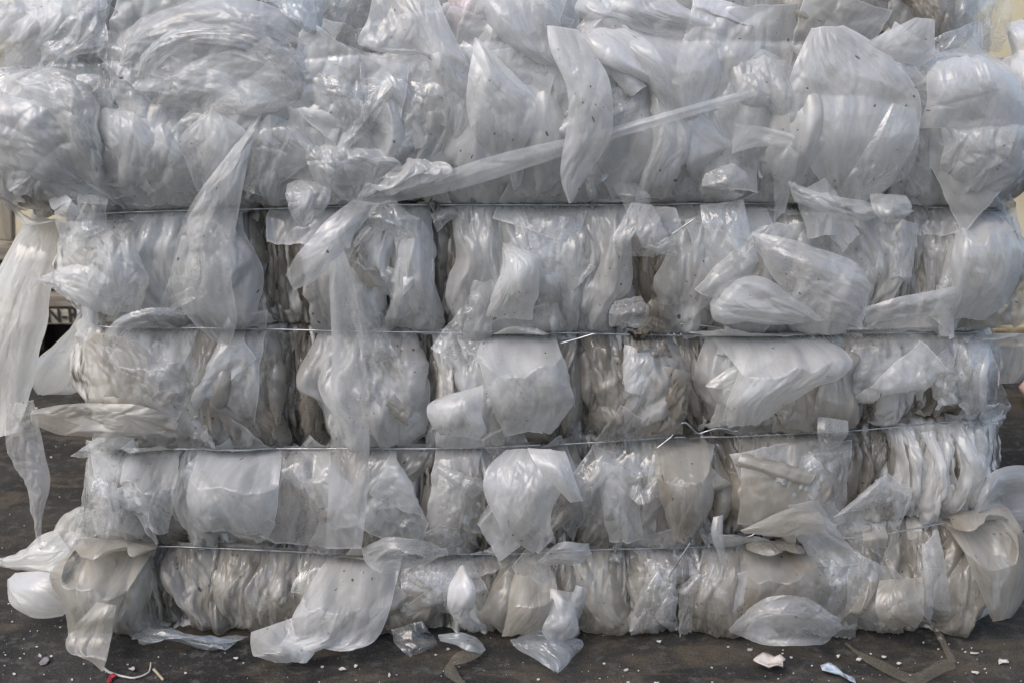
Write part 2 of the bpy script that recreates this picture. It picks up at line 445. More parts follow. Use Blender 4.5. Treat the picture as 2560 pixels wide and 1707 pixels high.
# the folds of each course, left to right: (x0, x1, kind, material, lean)
def px2x(i, px): return float(at(px, MID[i] if i else 60, -0.06)[0])
FOLDS = {
 1: [(-60, 120, 'c', 'haze', 60), (90, 330, 'p', 'haze', 70), (250, 470, 'p', 'haze', 40), (450, 620, 'c', 'milk', 0), (600, 760, 'p', 'haze', 0), (720, 900, 'c', 'milk', 0),
     (860, 1010, 'c', 'haze', -10), (980, 1130, 'c', 'milk', 0), (1100, 1290, 'p', 'milk', 0), (1260, 1400, 'p', 'milk', 0), (1380, 1500, 'c', 'milk', 0), (1470, 1640, 'p', 'milk', 10),
     (1600, 1760, 'c', 'milk', 0), (1730, 1900, 'p', 'haze', 0), (1870, 2060, 'p', 'milk', 0), (2020, 2200, 'p', 'milk', 0), (2170, 2330, 'n', 'milk', -20), (2310, 2450, 'p', 'haze', -40), (2400, 2600, 'p', 'milk', -60)],
 2: [(120, 300, 'c', 'haze', 30), (270, 330, 'n', 'haze', 0), (300, 460, 'p', 'milk', 0), (430, 600, 'p', 'milk', 0), (580, 740, 'd', 'dirty', 0), (725, 800, 'd', 'dirty', 0), (775, 960, 'p', 'milk', 0), (930, 1075, 'p', 'milk', 10),
     (1050, 1140, 'd', 'dirty', 0), (1125, 1260, 'p', 'milk', 20), (1225, 1380, 'p', 'milk', -20), (1350, 1480, 'p', 'haze', 0), (1450, 1560, 'p', 'milk', 0), (1530, 1700, 'd', 'dirty', 0), (1690, 1790, 'p', 'milk', 0),
     (1770, 1990, 'p', 'milk', 0), (1950, 2190, 'p', 'milk', 0), (2150, 2260, 'p', 'milk', 0), (2240, 2380, 'n', 'haze', -10), (2350, 2560, 'p', 'milk', -15)],
 3: [(185, 270, 'c', 'haze', 0), (240, 490, 'c', 'haze', 0), (470, 680, 'p', 'milk', 10), (660, 790, 'd', 'dirty', 0), (775, 900, 'p', 'milk', 0), (880, 1040, 'p', 'milk', 10), (1030, 1090, 'd', 'dirty', 0), (1070, 1160, 'p', 'milk', 0),
     (1140, 1240, 'p', 'haze', 0), (1210, 1425, 'p', 'milk', 0), (1405, 1500, 'd', 'milk', 0), (1480, 1570, 'c', 'milk', 0), (1555, 1680, 'c', 'haze', 0), (1650, 1810, 'n', 'dirty', -50), (1800, 1990, 'p', 'milk', 0), (1960, 2150, 'p', 'milk', 0),
     (2120, 2220, 'n', 'milk', 0), (2195, 2330, 'n', 'white', 0), (2310, 2450, 'n', 'milk', -25), (2430, 2520, 'p', 'smooth', -20)],
 4: [(205, 310, 'c', 'haze', 0), (280, 440, 'c', 'dirty', 0), (420, 500, 'p', 'milk', 0), (470, 700, 'p', 'milk', 0), (680, 750, 'd', 'dirty', 0), (735, 850, 'p', 'milk', 0), (820, 930, 'p', 'milk', 0), (905, 1070, 'p', 'milk', 10), (1040, 1100, 'd', 'dirty', 0),
     (1080, 1220, 'p', 'haze', 40), (1190, 1320, 'p', 'milk', 0), (1290, 1440, 'p', 'milk', 0), (1420, 1510, 'd', 'dirty', 0), (1480, 1570, 'c', 'milk', 30), (1550, 1660, 'p', 'haze', 20), (1640, 1790, 'p', 'cream', 0), (1780, 1850, 'd', 'dirty', 0),
     (1820, 1990, 'p', 'cream', 0), (1950, 2130, 'p', 'milk', 0), (2110, 2280, 'd', 'dirty', 0), (2250, 2420, 'n', 'white', -40), (2390, 2505, 'p', 'smooth', -40)],
 5: [(195, 390, 'p', 'cream', -30), (370, 460, 'd', 'dirty', 0), (430, 650, 'p', 'milk', 0), (630, 720, 'p', 'milk', 0), (700, 830, 'p', 'milk', 0), (800, 1000, 'p', 'milk', 0), (960, 1100, 'c', 'dirty', 0), (1080, 1140, 'n', 'milk', 0), (1110, 1210, 'p', 'white', 0),
     (1190, 1280, 'p', 'haze', 0), (1250, 1410, 'p', 'cream', 0), (1380, 1460, 'p', 'haze', 0), (1430, 1560, 'p', 'cream', 0), (1540, 1650, 'c', 'milk', 0), (1630, 1760, 'n', 'dirty', 0), (1740, 1870, 'p', 'milk', 0), (1840, 2080, 'p', 'cream', 0),
     (2060, 2200, 'p', 'milk', 20), (2190, 2290, 'd', 'dirty', 0), (2180, 2320, 'p', 'cream', 0), (2290, 2400, 'n', 'dirty', 0), (2370, 2500, 'p', 'milk', 0)],
 0: [(-60, 120, 'p', 'milk', 0), (90, 290, 'c', 'milk', 0), (220, 420, 'c', 'cool', 0), (380, 620, 'p', 'haze', 0), (580, 800, 'c', 'cool', 0), (790, 960, 'c', 'cool', 0), (920, 1110, 'p', 'haze', 0), (1080, 1200, 'p', 'pink', 0), (1160, 1340, 'p', 'haze', 0),
     (1310, 1480, 'p', 'haze', 0), (1450, 1660, 'p', 'milk', 0), (1630, 1860, 'p', 'milk', 0), (1830, 1920, 'd', 'cool', 0), (1890, 2040, 'c', 'cool', 0), (2000, 2180, 'c', 'dirty', 0), (2150, 2330, 'c', 'dirty', 0), (2290, 2480, 'c', 'cool', 0)],
}
bale = empty("plastic_bale", (0, 0.40, 0))
tag(bale, "huge wire-tied bale of compacted translucent white plastic film standing on dark ground", "bale")
BACK = 0.85
core_parts = []
for i in range(NR):
    # rounded-rectangle path round the bale
    path, nrm = [], []
    xl, xr = XL[i], XR[i]
    for y in np.linspace(BACK, ER, 16): path.append((xl, y)); nrm.append((-1, 0))
    for a in np.linspace(0, math.pi / 2, 14)[1:-1]: path.append((xl + ER - ER * math.cos(a), ER - ER * math.sin(a))); nrm.append((-math.cos(a), -math.sin(a)))
    for x in np.linspace(xl + ER, xr - ER, 420): path.append((x, 0)); nrm.append((0, -1))
    for a in np.linspace(math.pi / 2, 0, 14)[1:-1]: path.append((xr - ER + ER * math.cos(a), ER - ER * math.sin(a))); nrm.append((math.cos(a), -math.sin(a)))
    for y in np.linspace(ER, BACK, 16): path.append((xr, y)); nrm.append((1, 0))
    for x in np.linspace(xr, xl, 60): path.append((x, BACK + 0.02)); nrm.append((0, 1))
    path, nrm = np.array(path), np.array(nrm, float)
    nt = 70
    tt = np.linspace(0, 1, nt)[:, None]
    X = np.repeat(path[None, :, 0], nt, 0); Yp = np.repeat(path[None, :, 1], nt, 0)
    z0, z1 = Zk(i, X), Zk(i + 1, X)
    Zc = z0 + (z1 - z0) * tt
    s = np.arange(len(path))[None, :] / 420.0 * (xr - xl)
    rid = np.abs(fbm(s * 34 + 1.2 * fbm(s * 5, tt * 3, 5 + i), tt * 2.0 + i * 7, 21 + i, 3))
    big = fbm(s * 9, tt * 2.5 + 3 * i, 51 + i, 3)
    off = AM[i] * bul(i, tt) - Y0[i] - 0.016 + 0.022 * (rid * 2 - 0.5) + 0.016 * big
    slot = np.zeros_like(X)
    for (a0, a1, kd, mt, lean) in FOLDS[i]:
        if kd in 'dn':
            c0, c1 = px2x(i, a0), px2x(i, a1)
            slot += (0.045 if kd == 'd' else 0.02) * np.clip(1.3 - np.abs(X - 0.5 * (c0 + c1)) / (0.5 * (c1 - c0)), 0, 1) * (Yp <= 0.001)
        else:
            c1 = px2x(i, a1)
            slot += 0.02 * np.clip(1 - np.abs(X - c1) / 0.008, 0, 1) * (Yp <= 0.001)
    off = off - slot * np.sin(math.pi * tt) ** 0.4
    off = np.where(np.repeat(tt, X.shape[1], 1) > 0.999, -0.03 if i < 5 else off, off)
    off = np.where(np.repeat(tt, X.shape[1], 1) < 0.001, -0.03, off)
    V = np.stack([X + nrm[None, :, 0] * off, Yp + nrm[None, :, 1] * off, Zc], -1)
    fs = grid_faces(nt, X.shape[1], True)
    me = raw_mesh("packed_course", V.reshape(-1, 3), fs)
    core_parts.append(link("packed_course", me, M_CORE, bale))
# closed top of the bale
zt = float(WW[0][1][0])
link("bale_top", raw_mesh("bale_top", [(XL[0], 0.02, zt), (XR[0], 0.02, zt), (XR[0], BACK, zt), (XL[0], BACK, zt)], [[0, 1, 2, 3]]), M_CORE, bale)

# ------------------------------------------------------------------ crumpling: inextensible sheets relaxed with too much material for their space
def nrm3(d): return np.sqrt((d * d).sum(-1))

def relax(p, rest, sl_a, sl_b, stiff, lo_only=False):
    d = p[sl_b] - p[sl_a]
    l = nrm3(d) + 1e-9
    c = (l - rest) / l * (0.5 * stiff)
    if lo_only: c = np.minimum(c, 0)
    d *= c[..., None]
    p[sl_a] += d
    p[sl_b] -= d

def crumple(P0, exu, exv, amp, pull, pin, levels=(8, 4, 2, 1), iters=(46, 26, 16, 12), collide=None, rg=rng):
    """P0 (S,n,n,3) layout; axis 1 runs along the sheet, axis 2 across. exu is extra material across, exv along."""
    P0 = P0.astype(np.float32)
    Sn = P0.shape[0]
    p = None
    fr = (1.0, 1.0, 1.0, 1.0)[-len(levels):]; na = (0.9, 0.7, 0.25, 0.9)[-len(levels):]; bf = (0.80, 0.90, 0.955, 0.88)[-len(levels):]
    A = slice(None)
    for li, st in enumerate(levels):
        L = P0[:, ::st, ::st]
        n1, n2 = L.shape[1], L.shape[2]
        if p is None: p = L.copy()
        else:
            q = np.empty((Sn, n1, n2, 3), np.float32)
            q[:, ::2, ::2] = p
            q[:, 1::2, ::2] = 0.5 * (p[:, :-1] + p[:, 1:])
            q[:, :, 1::2] = 0.5 * (q[:, :, :-2:2] + q[:, :, 2::2])
            p = q
        f = fr[li]
        eu = (1 + f * exu[:, ::st, ::st]).astype(np.float32); ev = (1 + f * exv[:, ::st, ::st]).astype(np.float32)
        ru = nrm3(L[:, :, 1:] - L[:, :, :-1]) * eu[:, :, 1:]
        rv = nrm3(L[:, 1:] - L[:, :-1]) * ev[:, 1:]
        ed = 0.5 * (eu + ev)
        rd1 = nrm3(L[:, 1:, 1:] - L[:, :-1, :-1]) * ed[:, 1:, 1:]
        rd2 = nrm3(L[:, 1:, :-1] - L[:, :-1, 1:]) * ed[:, 1:, 1:]
        bu = (ru[:, :, 1:] + ru[:, :, :-1]) * bf[li]
        bv = (rv[:, 1:] + rv[:, :-1]) * bf[li]
        cell = np.sqrt(np.maximum(ru.mean((1, 2)) * rv.mean((1, 2)), 1e-12))
        nz = rg.standard_normal((Sn, n1, n2)).astype(np.float32)
        nz = 0.5 * nz + 0.125 * (np.roll(nz, 1, 1) + np.roll(nz, -1, 1) + np.roll(nz, 1, 2) + np.roll(nz, -1, 2))
        gu = np.gradient(p, axis=2); gv = np.gradient(p, axis=1)
        nn = np.cross(gu, gv); nn /= nrm3(nn)[..., None] + 1e-9
        p += nn * (nz * (na[li] * amp[:, None, None]) * cell[:, None, None])[..., None]
        pl = pull[:, ::st, ::st, None] * (1.0 if li < 2 else 0.5)
        for it in range(iters[li]):
            for o in (0, 1):
                relax(p, ru[:, :, o::2], (A, A, slice(o, n2 - 1, 2)), (A, A, slice(o + 1, n2, 2)), 1.0)
                relax(p, rv[:, o::2], (A, slice(o, n1 - 1, 2)), (A, slice(o + 1, n1, 2)), 1.0)
                relax(p, rd1[:, o::2], (A, slice(o, n1 - 1, 2), slice(0, n2 - 1)), (A, slice(o + 1, n1, 2), slice(1, n2)), 0.5)
                relax(p, rd2[:, o::2], (A, slice(o, n1 - 1, 2), slice(1, n2)), (A, slice(o + 1, n1, 2), slice(0, n2 - 1)), 0.5)
            for o in (0, 1):
                for sgn in (0,):
                    relax(p, bu[:, :, o::4], (A, A, slice(o, n2 - 2, 4)), (A, A, slice(o + 2, n2, 4)), 0.6, True)
                    relax(p, bv[:, o::4], (A, slice(o, n1 - 2, 4)), (A, slice(o + 2, n1, 4)), 0.6, True)
                    relax(p, bu[:, :, o + 2::4], (A, A, slice(o + 2, n2 - 2, 4)), (A, A, slice(o + 4, n2, 4)), 0.6, True)
                    relax(p, bv[:, o + 2::4], (A, slice(o + 2, n1 - 2, 4)), (A, slice(o + 4, n1, 4)), 0.6, True)
            p += (L - p) * pl
            if collide is not None and it % 3 == 2: collide(p, st)
        if collide is not None: collide(p, st)
    return p

def smooth_up(p, k):
    """Doubles a (S,n,n,3) lattice k times with a smooth (quadratic spline like) rule."""
    for _ in range(k):
        n = p.shape[1]
        for ax in (1, 2):
            sh = list(p.shape); sh[ax] = 2 * sh[ax] - 1
            q = np.empty(sh, np.float32)
            ev = [slice(None)] * 4; od = [slice(None)] * 4; ev[ax] = slice(0, None, 2); od[ax] = slice(1, None, 2)
            pm = np.take(p, np.r_[1, np.arange(0, p.shape[ax] - 1)], ax); pp = np.take(p, np.r_[np.arange(1, p.shape[ax]), p.shape[ax] - 2], ax)
            pe = p.copy()
            inn = [slice(None)] * 4; inn[ax] = slice(1, -1)
            pe[tuple(inn)] = (0.75 * p + 0.125 * (pm + pp))[tuple(inn)]
            a0 = [slice(None)] * 4; a1 = [slice(None)] * 4; a0[ax] = slice(0, -1); a1[ax] = slice(1, None)
            q[tuple(ev)] = pe
            q[tuple(od)] = 0.5 * (p[tuple(a0)] + p[tuple(a1)])
            p = q
    return p

WY = -0.034            # how far in front of the bale's wire line the wires run
def pinch(p, soft=1.0):
    """Film passing under a wire is pressed in behind it."""
    x, z = p[..., 0].astype(float), p[..., 2].astype(float)
    lim = np.full(x.shape, -1.0)
    for k in (2, 3, 4, 5):
        d = np.abs(z - Zk(k, x))
        wq = 1.9 + 1.8 * vnoise(x * 16 + k * 9, x * 0 + k, 41) + 1.2 * vnoise(x * 45, x * 0 + k, 42)
        lim = np.maximum(lim, np.where(d < 0.04, WY + 0.008 - wq * np.maximum(d - 0.002, 0) ** 0.80, -1.0))
    y = p[..., 1]
    yn = np.where(y < lim, lim + 0.22 * (y - lim), y)
    near = np.minimum.reduce([np.abs(z - Zk(k, x)) for k in (2, 3, 4, 5)])
    yn = np.where(near < 0.0045, np.maximum(yn, WY + 0.007), yn)
    p[..., 1] = np.where((x > XL[3] - 0.02) & (x < XR[3] + 0.02), yn, y)
SIZES = (0.22, 0.12, 0.07, 0.04, 0.024)
def creases(p, slope, iso, ends=False, dens=None):
    """Gives sheets p (S,n,n,3) the planar facets and straight sharp creases of thin film: many tapering
    fold cones, each opening from a point, widening and closing again. slope (S,) steepness; iso (S,) 0 = folds
    run along the sheet, 1 = any direction; ends = many folds start at the two gathered ends."""
    out = p.copy()
    for k in range(len(p)):
        q = p[k].astype(float); n1, n2 = q.shape[:2]
        g1 = np.gradient(q, axis=0); g2 = np.gradient(q, axis=1)
        V = np.concatenate([[0], np.cumsum(nrm3(q[1:, n2 // 2] - q[:-1, n2 // 2]))])[:, None] + np.zeros((1, n2))
        wr = nrm3(q[:, 1:] - q[:, :-1]).sum(1)[:, None]
        wid = wr.max(); ln = V.max()
        U = (np.linspace(-0.5, 0.5, n2)[None, :]) * (0.4 * wid + 0.6 * wr) + 0.5 * wid
        cell = max(wid / n2, ln / n1)
        U = U + 0.012 * vnoise(U * 14 + k * 3.3, V * 14, 31); V = V + 0.012 * vnoise(U * 14 + k * 3.3, V * 14 + 40, 32)
        hsum = np.zeros((n1, n2))
        for li, L in enumerate(SIZES):
            if L < 6 * cell or L > 1.8 * max(wid, ln): continue
            cnt = int(min(60, max(2, (1.0 if dens is None else dens[k]) * (3.2, 3.4, 3.2, 2.6, 2.0)[li] * wid * ln / (L * L) + 1)))
            for r in range(cnt):
                lk = L * rng.uniform(0.6, 1.3)
                a = rng.normal(0, 0.14 + 1.3 * iso[k])
                tb = rng.uniform(0.10, 0.42)
                ou, ov = rng.uniform(0, wid), rng.uniform(-0.3 * lk, ln)
                sg = 1.0
                if ends and rng.uniform() < 0.6:
                    if rng.uniform() < 0.5: ov = rng.uniform(-0.01, 0.02)
                    else: ov = ln - rng.uniform(-0.01, 0.02); sg = -1.0
                ca, sa = math.cos(a), math.sin(a)
                dv = (V - ov) * sg; du = U - ou
                t = dv * ca + du * sa; s = np.abs(du * ca - dv * sa)
                wt = np.minimum(t, (lk - t * 0.0) - (t - lk) * 1.3) * tb
                h = np.maximum(np.maximum(wt, 0) - s, 0)
                hsum += h * (slope[k] * rng.uniform(0.5, 1.25) * (1 if rng.uniform() < 0.62 else -0.8))
        nn = np.cross(g2, g1); nn /= nrm3(nn)[..., None] + 1e-9
        out[k] = q + nn * hsum[..., None]
    return out

# ---- folds of each course, traced left to right: (x0, x1, kind, material, lean)
def rim_of(n1, n2):
    r = np.zeros((n1, n2), np.float32); r[0] = r[-1] = 1; r[:, 0] = r[:, -1] = 1
    return r.ravel()
def add_rim(me, r):
    at_ = me.attributes.new("rim", 'FLOAT', 'POINT')
    at_.data.foreach_set("value", r)
def sheet_mesh(name, p, uvoff, scale_uv=None):
    n1, n2 = p.shape[0], p.shape[1]
    du = nrm3(p[n1 // 2, 1:] - p[n1 // 2, :-1]).sum(); dv = nrm3(p[1:, n2 // 2] - p[:-1, n2 // 2]).sum()
    V, U = np.meshgrid(np.linspace(0, dv, n1), np.linspace(0, du, n2), indexing='ij')
    uv = np.stack([U + uvoff[0], V + uvoff[1]], -1).reshape(-1, 2)
    me = raw_mesh(name, p.reshape(-1, 3), grid_faces(n1, n2), True, uv)
    add_rim(me, rim_of(n1, n2))
    return me

lob = []
NL = 65
vv = np.linspace(0, 1, NL)[:, None]; uu = np.linspace(0, 1, NL)[None, :]
for i in sorted(FOLDS):
    for (x0, x1, kd, mt, lean) in FOLDS[i]:
        subs = [(x0, x1, kd)]
        if kd == 'p' and 2 <= i and x1 - x0 > 105:          # pleats packed between the wider pads
            e = x1 - 14
            subs += [(e - 26, e + 2, 'n'), (e - 4, e + 26, 'n')]
            if x1 - x0 > 170 and rng.uniform() < 0.6:
                m_ = 0.5 * (x0 + x1) + rng.uniform(-30, 30)
                subs = [(x0, m_ + 12, 'p'), (m_ - 12, x1, 'p')] + subs[1:] + [(m_ - 16, m_ + 14, 'n')]
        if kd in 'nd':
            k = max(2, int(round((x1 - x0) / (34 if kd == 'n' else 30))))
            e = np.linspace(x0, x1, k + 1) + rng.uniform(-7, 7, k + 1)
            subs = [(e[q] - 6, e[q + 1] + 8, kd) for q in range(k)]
        for (a, b, kk) in subs:
            X0, X1 = px2x(i, a), px2x(i, b)
            if kk in 'pc': X0 -= 0.008; X1 += 0.008
            ln = lean * 0.00067
            s1, s2 = rng.integers(0, 9999, 2)
            cx = 0.5 * (X0 + X1); hw = 0.5 * (X1 - X0)
            tq = -0.02 + 1.04 * vv
            if kk in 'dn': tq = rng.uniform(-0.02, 0.1) + vv * rng.uniform(0.86, 1.0)
            sn = np.sin(math.pi * np.clip(tq, 0, 1))
            cxt = cx + ln * (0.5 - tq) * 1.0 + hw * 0.9 * vnoise(tq * 2.3, tq * 0 + s1, 3)
            hwt = hw * (0.80 + 0.22 * sn) * (1 + 0.75 * vnoise(tq * 3, tq * 0 + s2, 5))
            x = cxt + (2 * uu - 1) * hwt
            zz0, zz1 = Zk(i, x), Zk(i + 1, x)
            z = np.maximum(zz0 + (zz1 - zz0) * tq, 0.004)
            dep = min(0.022, 0.20 * (X1 - X0)) * (0.9 if kk in 'dn' else 1.0)
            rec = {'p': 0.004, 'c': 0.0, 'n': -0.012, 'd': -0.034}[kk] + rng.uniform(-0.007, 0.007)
            prof = np.maximum(1 - np.abs(2 * uu - 1) ** 3.2, 0) ** 0.5
            rc = 0.5 + 0.7 * vnoise(tq * 2.0 + s2, tq * 0, 11)
            tent = np.maximum(1 - np.abs(uu - rc) / 0.55, 0)
            prof = 0.62 * prof + 0.38 * tent
            y = S(x, z) - rec - dep * prof * (0.25 + 0.75 * sn ** 0.5) + 0.022 * (1 - prof) ** 2
            if i >= 3 and mt in ('milk', 'haze') and rng.uniform() < {3: 0.35, 4: 0.7, 5: 0.9}[i]: mt = 'grub_dim'  # lower courses: real grime, plus light fall-off put into darker film colour
            lob.append(dict(p=np.stack([x + 0 * z, y, z], -1), k=kk, m=mt, row=i, w=X1 - X0))
nl = len(lob)
P0 = np.stack([q['p'] for q in lob])
ex = {'p': (0.035, 0.02), 'c': (0.10, 0.07), 'n': (0.04, 0.03), 'd': (0.07, 0.06)}
gather = 1 + 1.6 * np.abs(2 * vv - 1) ** 3
exu = np.stack([np.broadcast_to(ex[q['k']][0] * rng.uniform(0.7, 1.5) * gather, (NL, NL)) for q in lob])
exv = np.stack([np.full((NL, NL), ex[q['k']][1] * rng.uniform(0.6, 1.5)) for q in lob])
amp = np.array([{'p': 0.16, 'c': 0.40, 'n': 0.22, 'd': 0.3}[q['k']] for q in lob], np.float32)
pull = np.full((nl, NL, NL), 0.05, np.float32)
pull[:, :2] = 0.3; pull[:, -2:] = 0.3; pull[:, :, 0] = 0.2; pull[:, :, -1] = 0.2
PL = smooth_up(crumple(P0[:, ::8, ::8], 0.6 * exu[:, ::8, ::8], 0.6 * exv[:, ::8, ::8], amp, pull[:, ::8, ::8], None, levels=(1,), iters=(40,)), 3)
PL = creases(PL, np.array([{'p': 0.32, 'c': 0.50, 'n': 0.46, 'd': 0.55}[q['k']] * (0.62 if q['row'] < 2 else 0.9) * rng.uniform(0.75, 1.25) for q in lob]), np.array([{'p': 0.22, 'c': 0.7, 'n': 0.2, 'd': 0.3}[q['k']] for q in lob]), True, dens=[0.9 if q['row'] < 2 else 1.3 for q in lob])
PL[..., 2] = np.maximum(PL[..., 2], 0.003)
pinch(PL)
fold_count = 0
order = sorted(range(nl), key=lambda q: -lob[q]['w'] * (1.0 if lob[q]['k'] in 'pc' else 0.4))
keep = set(order[:98])
rest_fold = []
for q in range(nl):
    if q in keep:
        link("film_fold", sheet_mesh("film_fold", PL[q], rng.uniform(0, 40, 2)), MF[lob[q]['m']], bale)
    else: rest_fold.append(q)
def merged(name, plist, mat, kind='stuff'):
    vs_, fs_, uv_ = [], [], []; b = 0
    for p in plist:
        n1, n2 = p.shape[:2]
        vs_.append(p.reshape(-1, 3)); fs_.append(grid_faces(n1, n2) + b); b += n1 * n2
        V, U = np.meshgrid(np.linspace(0, nrm3(p[1:, n2 // 2] - p[:-1, n2 // 2]).sum(), n1), np.linspace(0, nrm3(p[n1 // 2, 1:] - p[n1 // 2, :-1]).sum(), n2), indexing='ij')
        o = rng.uniform(0, 40, 2)
        uv_.append(np.stack([U + o[0], V + o[1]], -1).reshape(-1, 2))
    ob = link(name, raw_mesh(name, np.concatenate(vs_), np.concatenate(fs_), True, np.concatenate(uv_)), mat, bale)
    ob['kind'] = kind
    add_rim(ob.data, np.concatenate([rim_of(*p.shape[:2]) for p in plist]))
    return ob
for mt in sorted(set(lob[q]['m'] for q in rest_fold)):
    merged("narrow_folds", [PL[q] for q in rest_fold if lob[q]['m'] == mt], MF[mt])

# ------------------------------------------------------------------ loose sheets, bags and strips held in the bale
# rails: (left x, left y, right x, right y, centimetres in front of the bale face); modes: bridge 0..1, puff cm, extra material across/along
HERO = []
def hero(name, label, mat, rails, ex=(0.03, 0.03), puff=1.0, brg=0.6, amp=0.2, rag=0.25, pull=0.05, absy=None, cat=None):
    HERO.append(dict(name=name, label=label, mat=mat, rails=np.array(rails, float), ex=ex, puff=puff, brg=brg, amp=amp, rag=rag, pull=pull, absy=absy, cat=cat or "plastic film"))
H_ = hero
# --- top courses
H_("film_sheet", "big glossy pillow-like film sheet bulging out at the upper left of the bale", 'haze',
   [(264, 196, 272, 214, 3), (292, 120, 318, 240, 4), (330, 60, 400, 262, 5), (430, 12, 500, 284, 5.5), (560, -6, 600, 300, 5.5), (690, 16, 690, 292, 5), (772, 80, 752, 250, 4), (800, 150, 790, 215, 2)], (0.10, 0.07), 1.0, 0.9, 0.3, 0.22, 0.03)
H_("film_sheet", "inner fold of clear film arching inside the big pillow-like sheet, upper left", 'clear',
   [(330, 235, 372, 215, 6.5), (345, 150, 400, 160, 7.5), (400, 82, 450, 120, 8), (520, 60, 540, 105, 8), (650, 85, 640, 130, 7.5), (730, 150, 700, 180, 6.5), (748, 215, 712, 225, 5)], (0.06, 0.03), 0.6, 0.95, 0.3, 0.15)
H_("film_sheet", "pale rounded film lobe filling the top left corner of the photo", 'milk',
   [(-60, -40, 280, -40, 1), (-60, 40, 270, 40, 2.5), (-60, 110, 215, 120, 3), (-60, 170, 150, 168, 0.5)], (0.05, 0.06), 2.0, 0.8, 0.3, 0.15)
H_("film_sheet", "wide fan of film gathered into the top wire at the far left", 'milk',
   [(-60, 200, 190, 158, 2), (-60, 270, 235, 225, 5), (-50, 350, 255, 320, 5), (0, 410, 270, 400, 4), (90, 462, 285, 462, 2.5), (180, 498, 300, 500, 1), (262, 526, 315, 520, -1)], (0.16, 0.05), 2.0, 0.75, 0.3, 0.12)
H_("film_sheet", "second gathered fan of film, between the far-left fan and the twisted strip", 'milk',
   [(225, 225, 470, 285, 2), (240, 300, 480, 345, 4), (262, 380, 500, 410, 4), (285, 450, 500, 470, 2.5), (305, 520, 500, 516, 0)], (0.10, 0.04), 1.6, 0.75, 0.25, 0.1)
H_("film_sheet", "crinkled film lobe at the left edge, above the far-left fan", 'haze',
   [(-20, 180, 60, 160, 3), (60, 240, 170, 170, 5.5), (140, 310, 235, 225, 6), (190, 380, 262, 300, 5), (240, 450, 275, 380, 3)], (0.12, 0.08), 1.2, 0.75, 0.35, 0.2)
H_("film_flap", "five-sided flat film flap directly left of the twisted orange-glinting strip", 'haze',
   [(524, 274, 540, 280, 4.5), (452, 337, 622, 330, 5), (462, 400, 560, 430, 5), (490, 478, 520, 480, 4)], (0.02, 0.02), 0.6, 0.9, 0.15, 0.08)
H_("film_strip", "twisted film strip with an orange glint, hanging down across the two top left wires", 'haze',
   [(640, 296, 655, 288, 4.5), (566, 388, 622, 390, 6), (505, 470, 604, 480, 7), (452, 548, 594, 555, 7), (440, 600, 582, 600, 6.5), (430, 690, 572, 690, 6), (428, 768, 590, 770, 5.5), (500, 815, 600, 830, 4.5), (548, 862, 572, 866, 3)], (0.015, 0.015), 0.8, 1.0, 0.12, 0.06)
H_("film_sheet", "thin see-through film sheet stretched right of the twisted strip's tip", 'clear',
   [(600, 290, 690, 285, 3), (600, 350, 780, 330, 4), (610, 420, 830, 380, 4), (600, 470, 720, 460, 2.5)], (0.04, 0.03), 0.8, 0.8, 0.2, 0.15)
H_("film_knot", "crumpled round film wad sitting on the top wire left of centre", 'haze',
   [(722, 458, 760, 450, 3), (718, 485, 830, 470, 5), (722, 530, 815, 530, 5.5), (742, 572, 790, 560, 3)], (0.12, 0.12), 1.4, 1.0, 0.5, 0.3)
H_("film_knot", "bright finely crinkled film wad above the top wire, left of the long diagonal strip", 'haze',
   [(780, 350, 900, 350, 3), (765, 400, 960, 380, 5), (790, 450, 1000, 420, 5), (830, 510, 960, 480, 2.5)], (0.12, 0.10), 1.4, 0.9, 0.5, 0.3)
H_("film_knot", "small ragged crinkled wad at the left end of the long diagonal strip", 'milk',
   [(1000, 400, 1050, 395, 4), (960, 430, 1120, 415, 6), (930, 470, 1090, 455, 5.5), (900, 505, 1000, 490, 3)], (0.2, 0.2), 1.5, 0.9, 0.5, 0.5)
H_("film_sheet", "grey film lobe with a bright rim at the top, right of the big pillow sheet", 'cool',
   [(640, -20, 820, -20, 2), (680, 30, 810, 40, 4), (740, 70, 820, 90, 4.5), (780, 100, 828, 108, 3)], (0.06, 0.06), 1.4, 0.7, 0.3, 0.15)
H_("film_flap", "curled pale film flap with a yellowish lip at the top, left of centre", 'milk',
   [(930, -20, 1090, -20, 3), (918, 50, 1120, 60, 5), (892, 98, 1150, 120, 6), (912, 126, 1165, 165, 6), (960, 118, 1150, 185, 5)], (0.04, 0.04), 1.2, 0.9, 0.2, 0.12)
H_("film_sheet", "creased clear sheet in the upper centre below the curled flap", 'clear',
   [(918, 140, 1180, 170, 3), (950, 200, 1165, 230, 5), (1000, 280, 1140, 310, 5), (1060, 390, 1120, 390, 3)], (0.06, 0.05), 1.4, 0.85, 0.3, 0.1)
H_("film_sheet", "tall sheet with sharp diagonal creases in the upper centre, left of the white leaf", 'haze',
   [(1085, 40, 1175, 100, 3), (1050, 90, 1180, 150, 5), (1080, 170, 1190, 220, 5.5), (1090, 260, 1180, 290, 5), (1100, 340, 1150, 350, 3.5)], (0.06, 0.05), 1.2, 0.9, 0.3, 0.12)
H_("film_sheet", "crumpled glossy sheet in the upper left centre, above the crinkled wad", 'clear',
   [(800, 140, 910, 150, 2), (790, 200, 925, 230, 5), (830, 270, 960, 300, 5), (840, 350, 960, 370, 3)], (0.12, 0.10), 1.4, 0.8, 0.4, 0.15)
H_("film_sheet", "pale pink film patch peeking out at the top centre", 'pink',
   [(1100, -30, 1210, -30, 1), (1120, 10, 1200, 20, 3), (1130, 60, 1190, 55, 3), (1140, 100, 1160, 95, 1.5)], (0.04, 0.04), 1, 0.6, 0.2, 0.1)
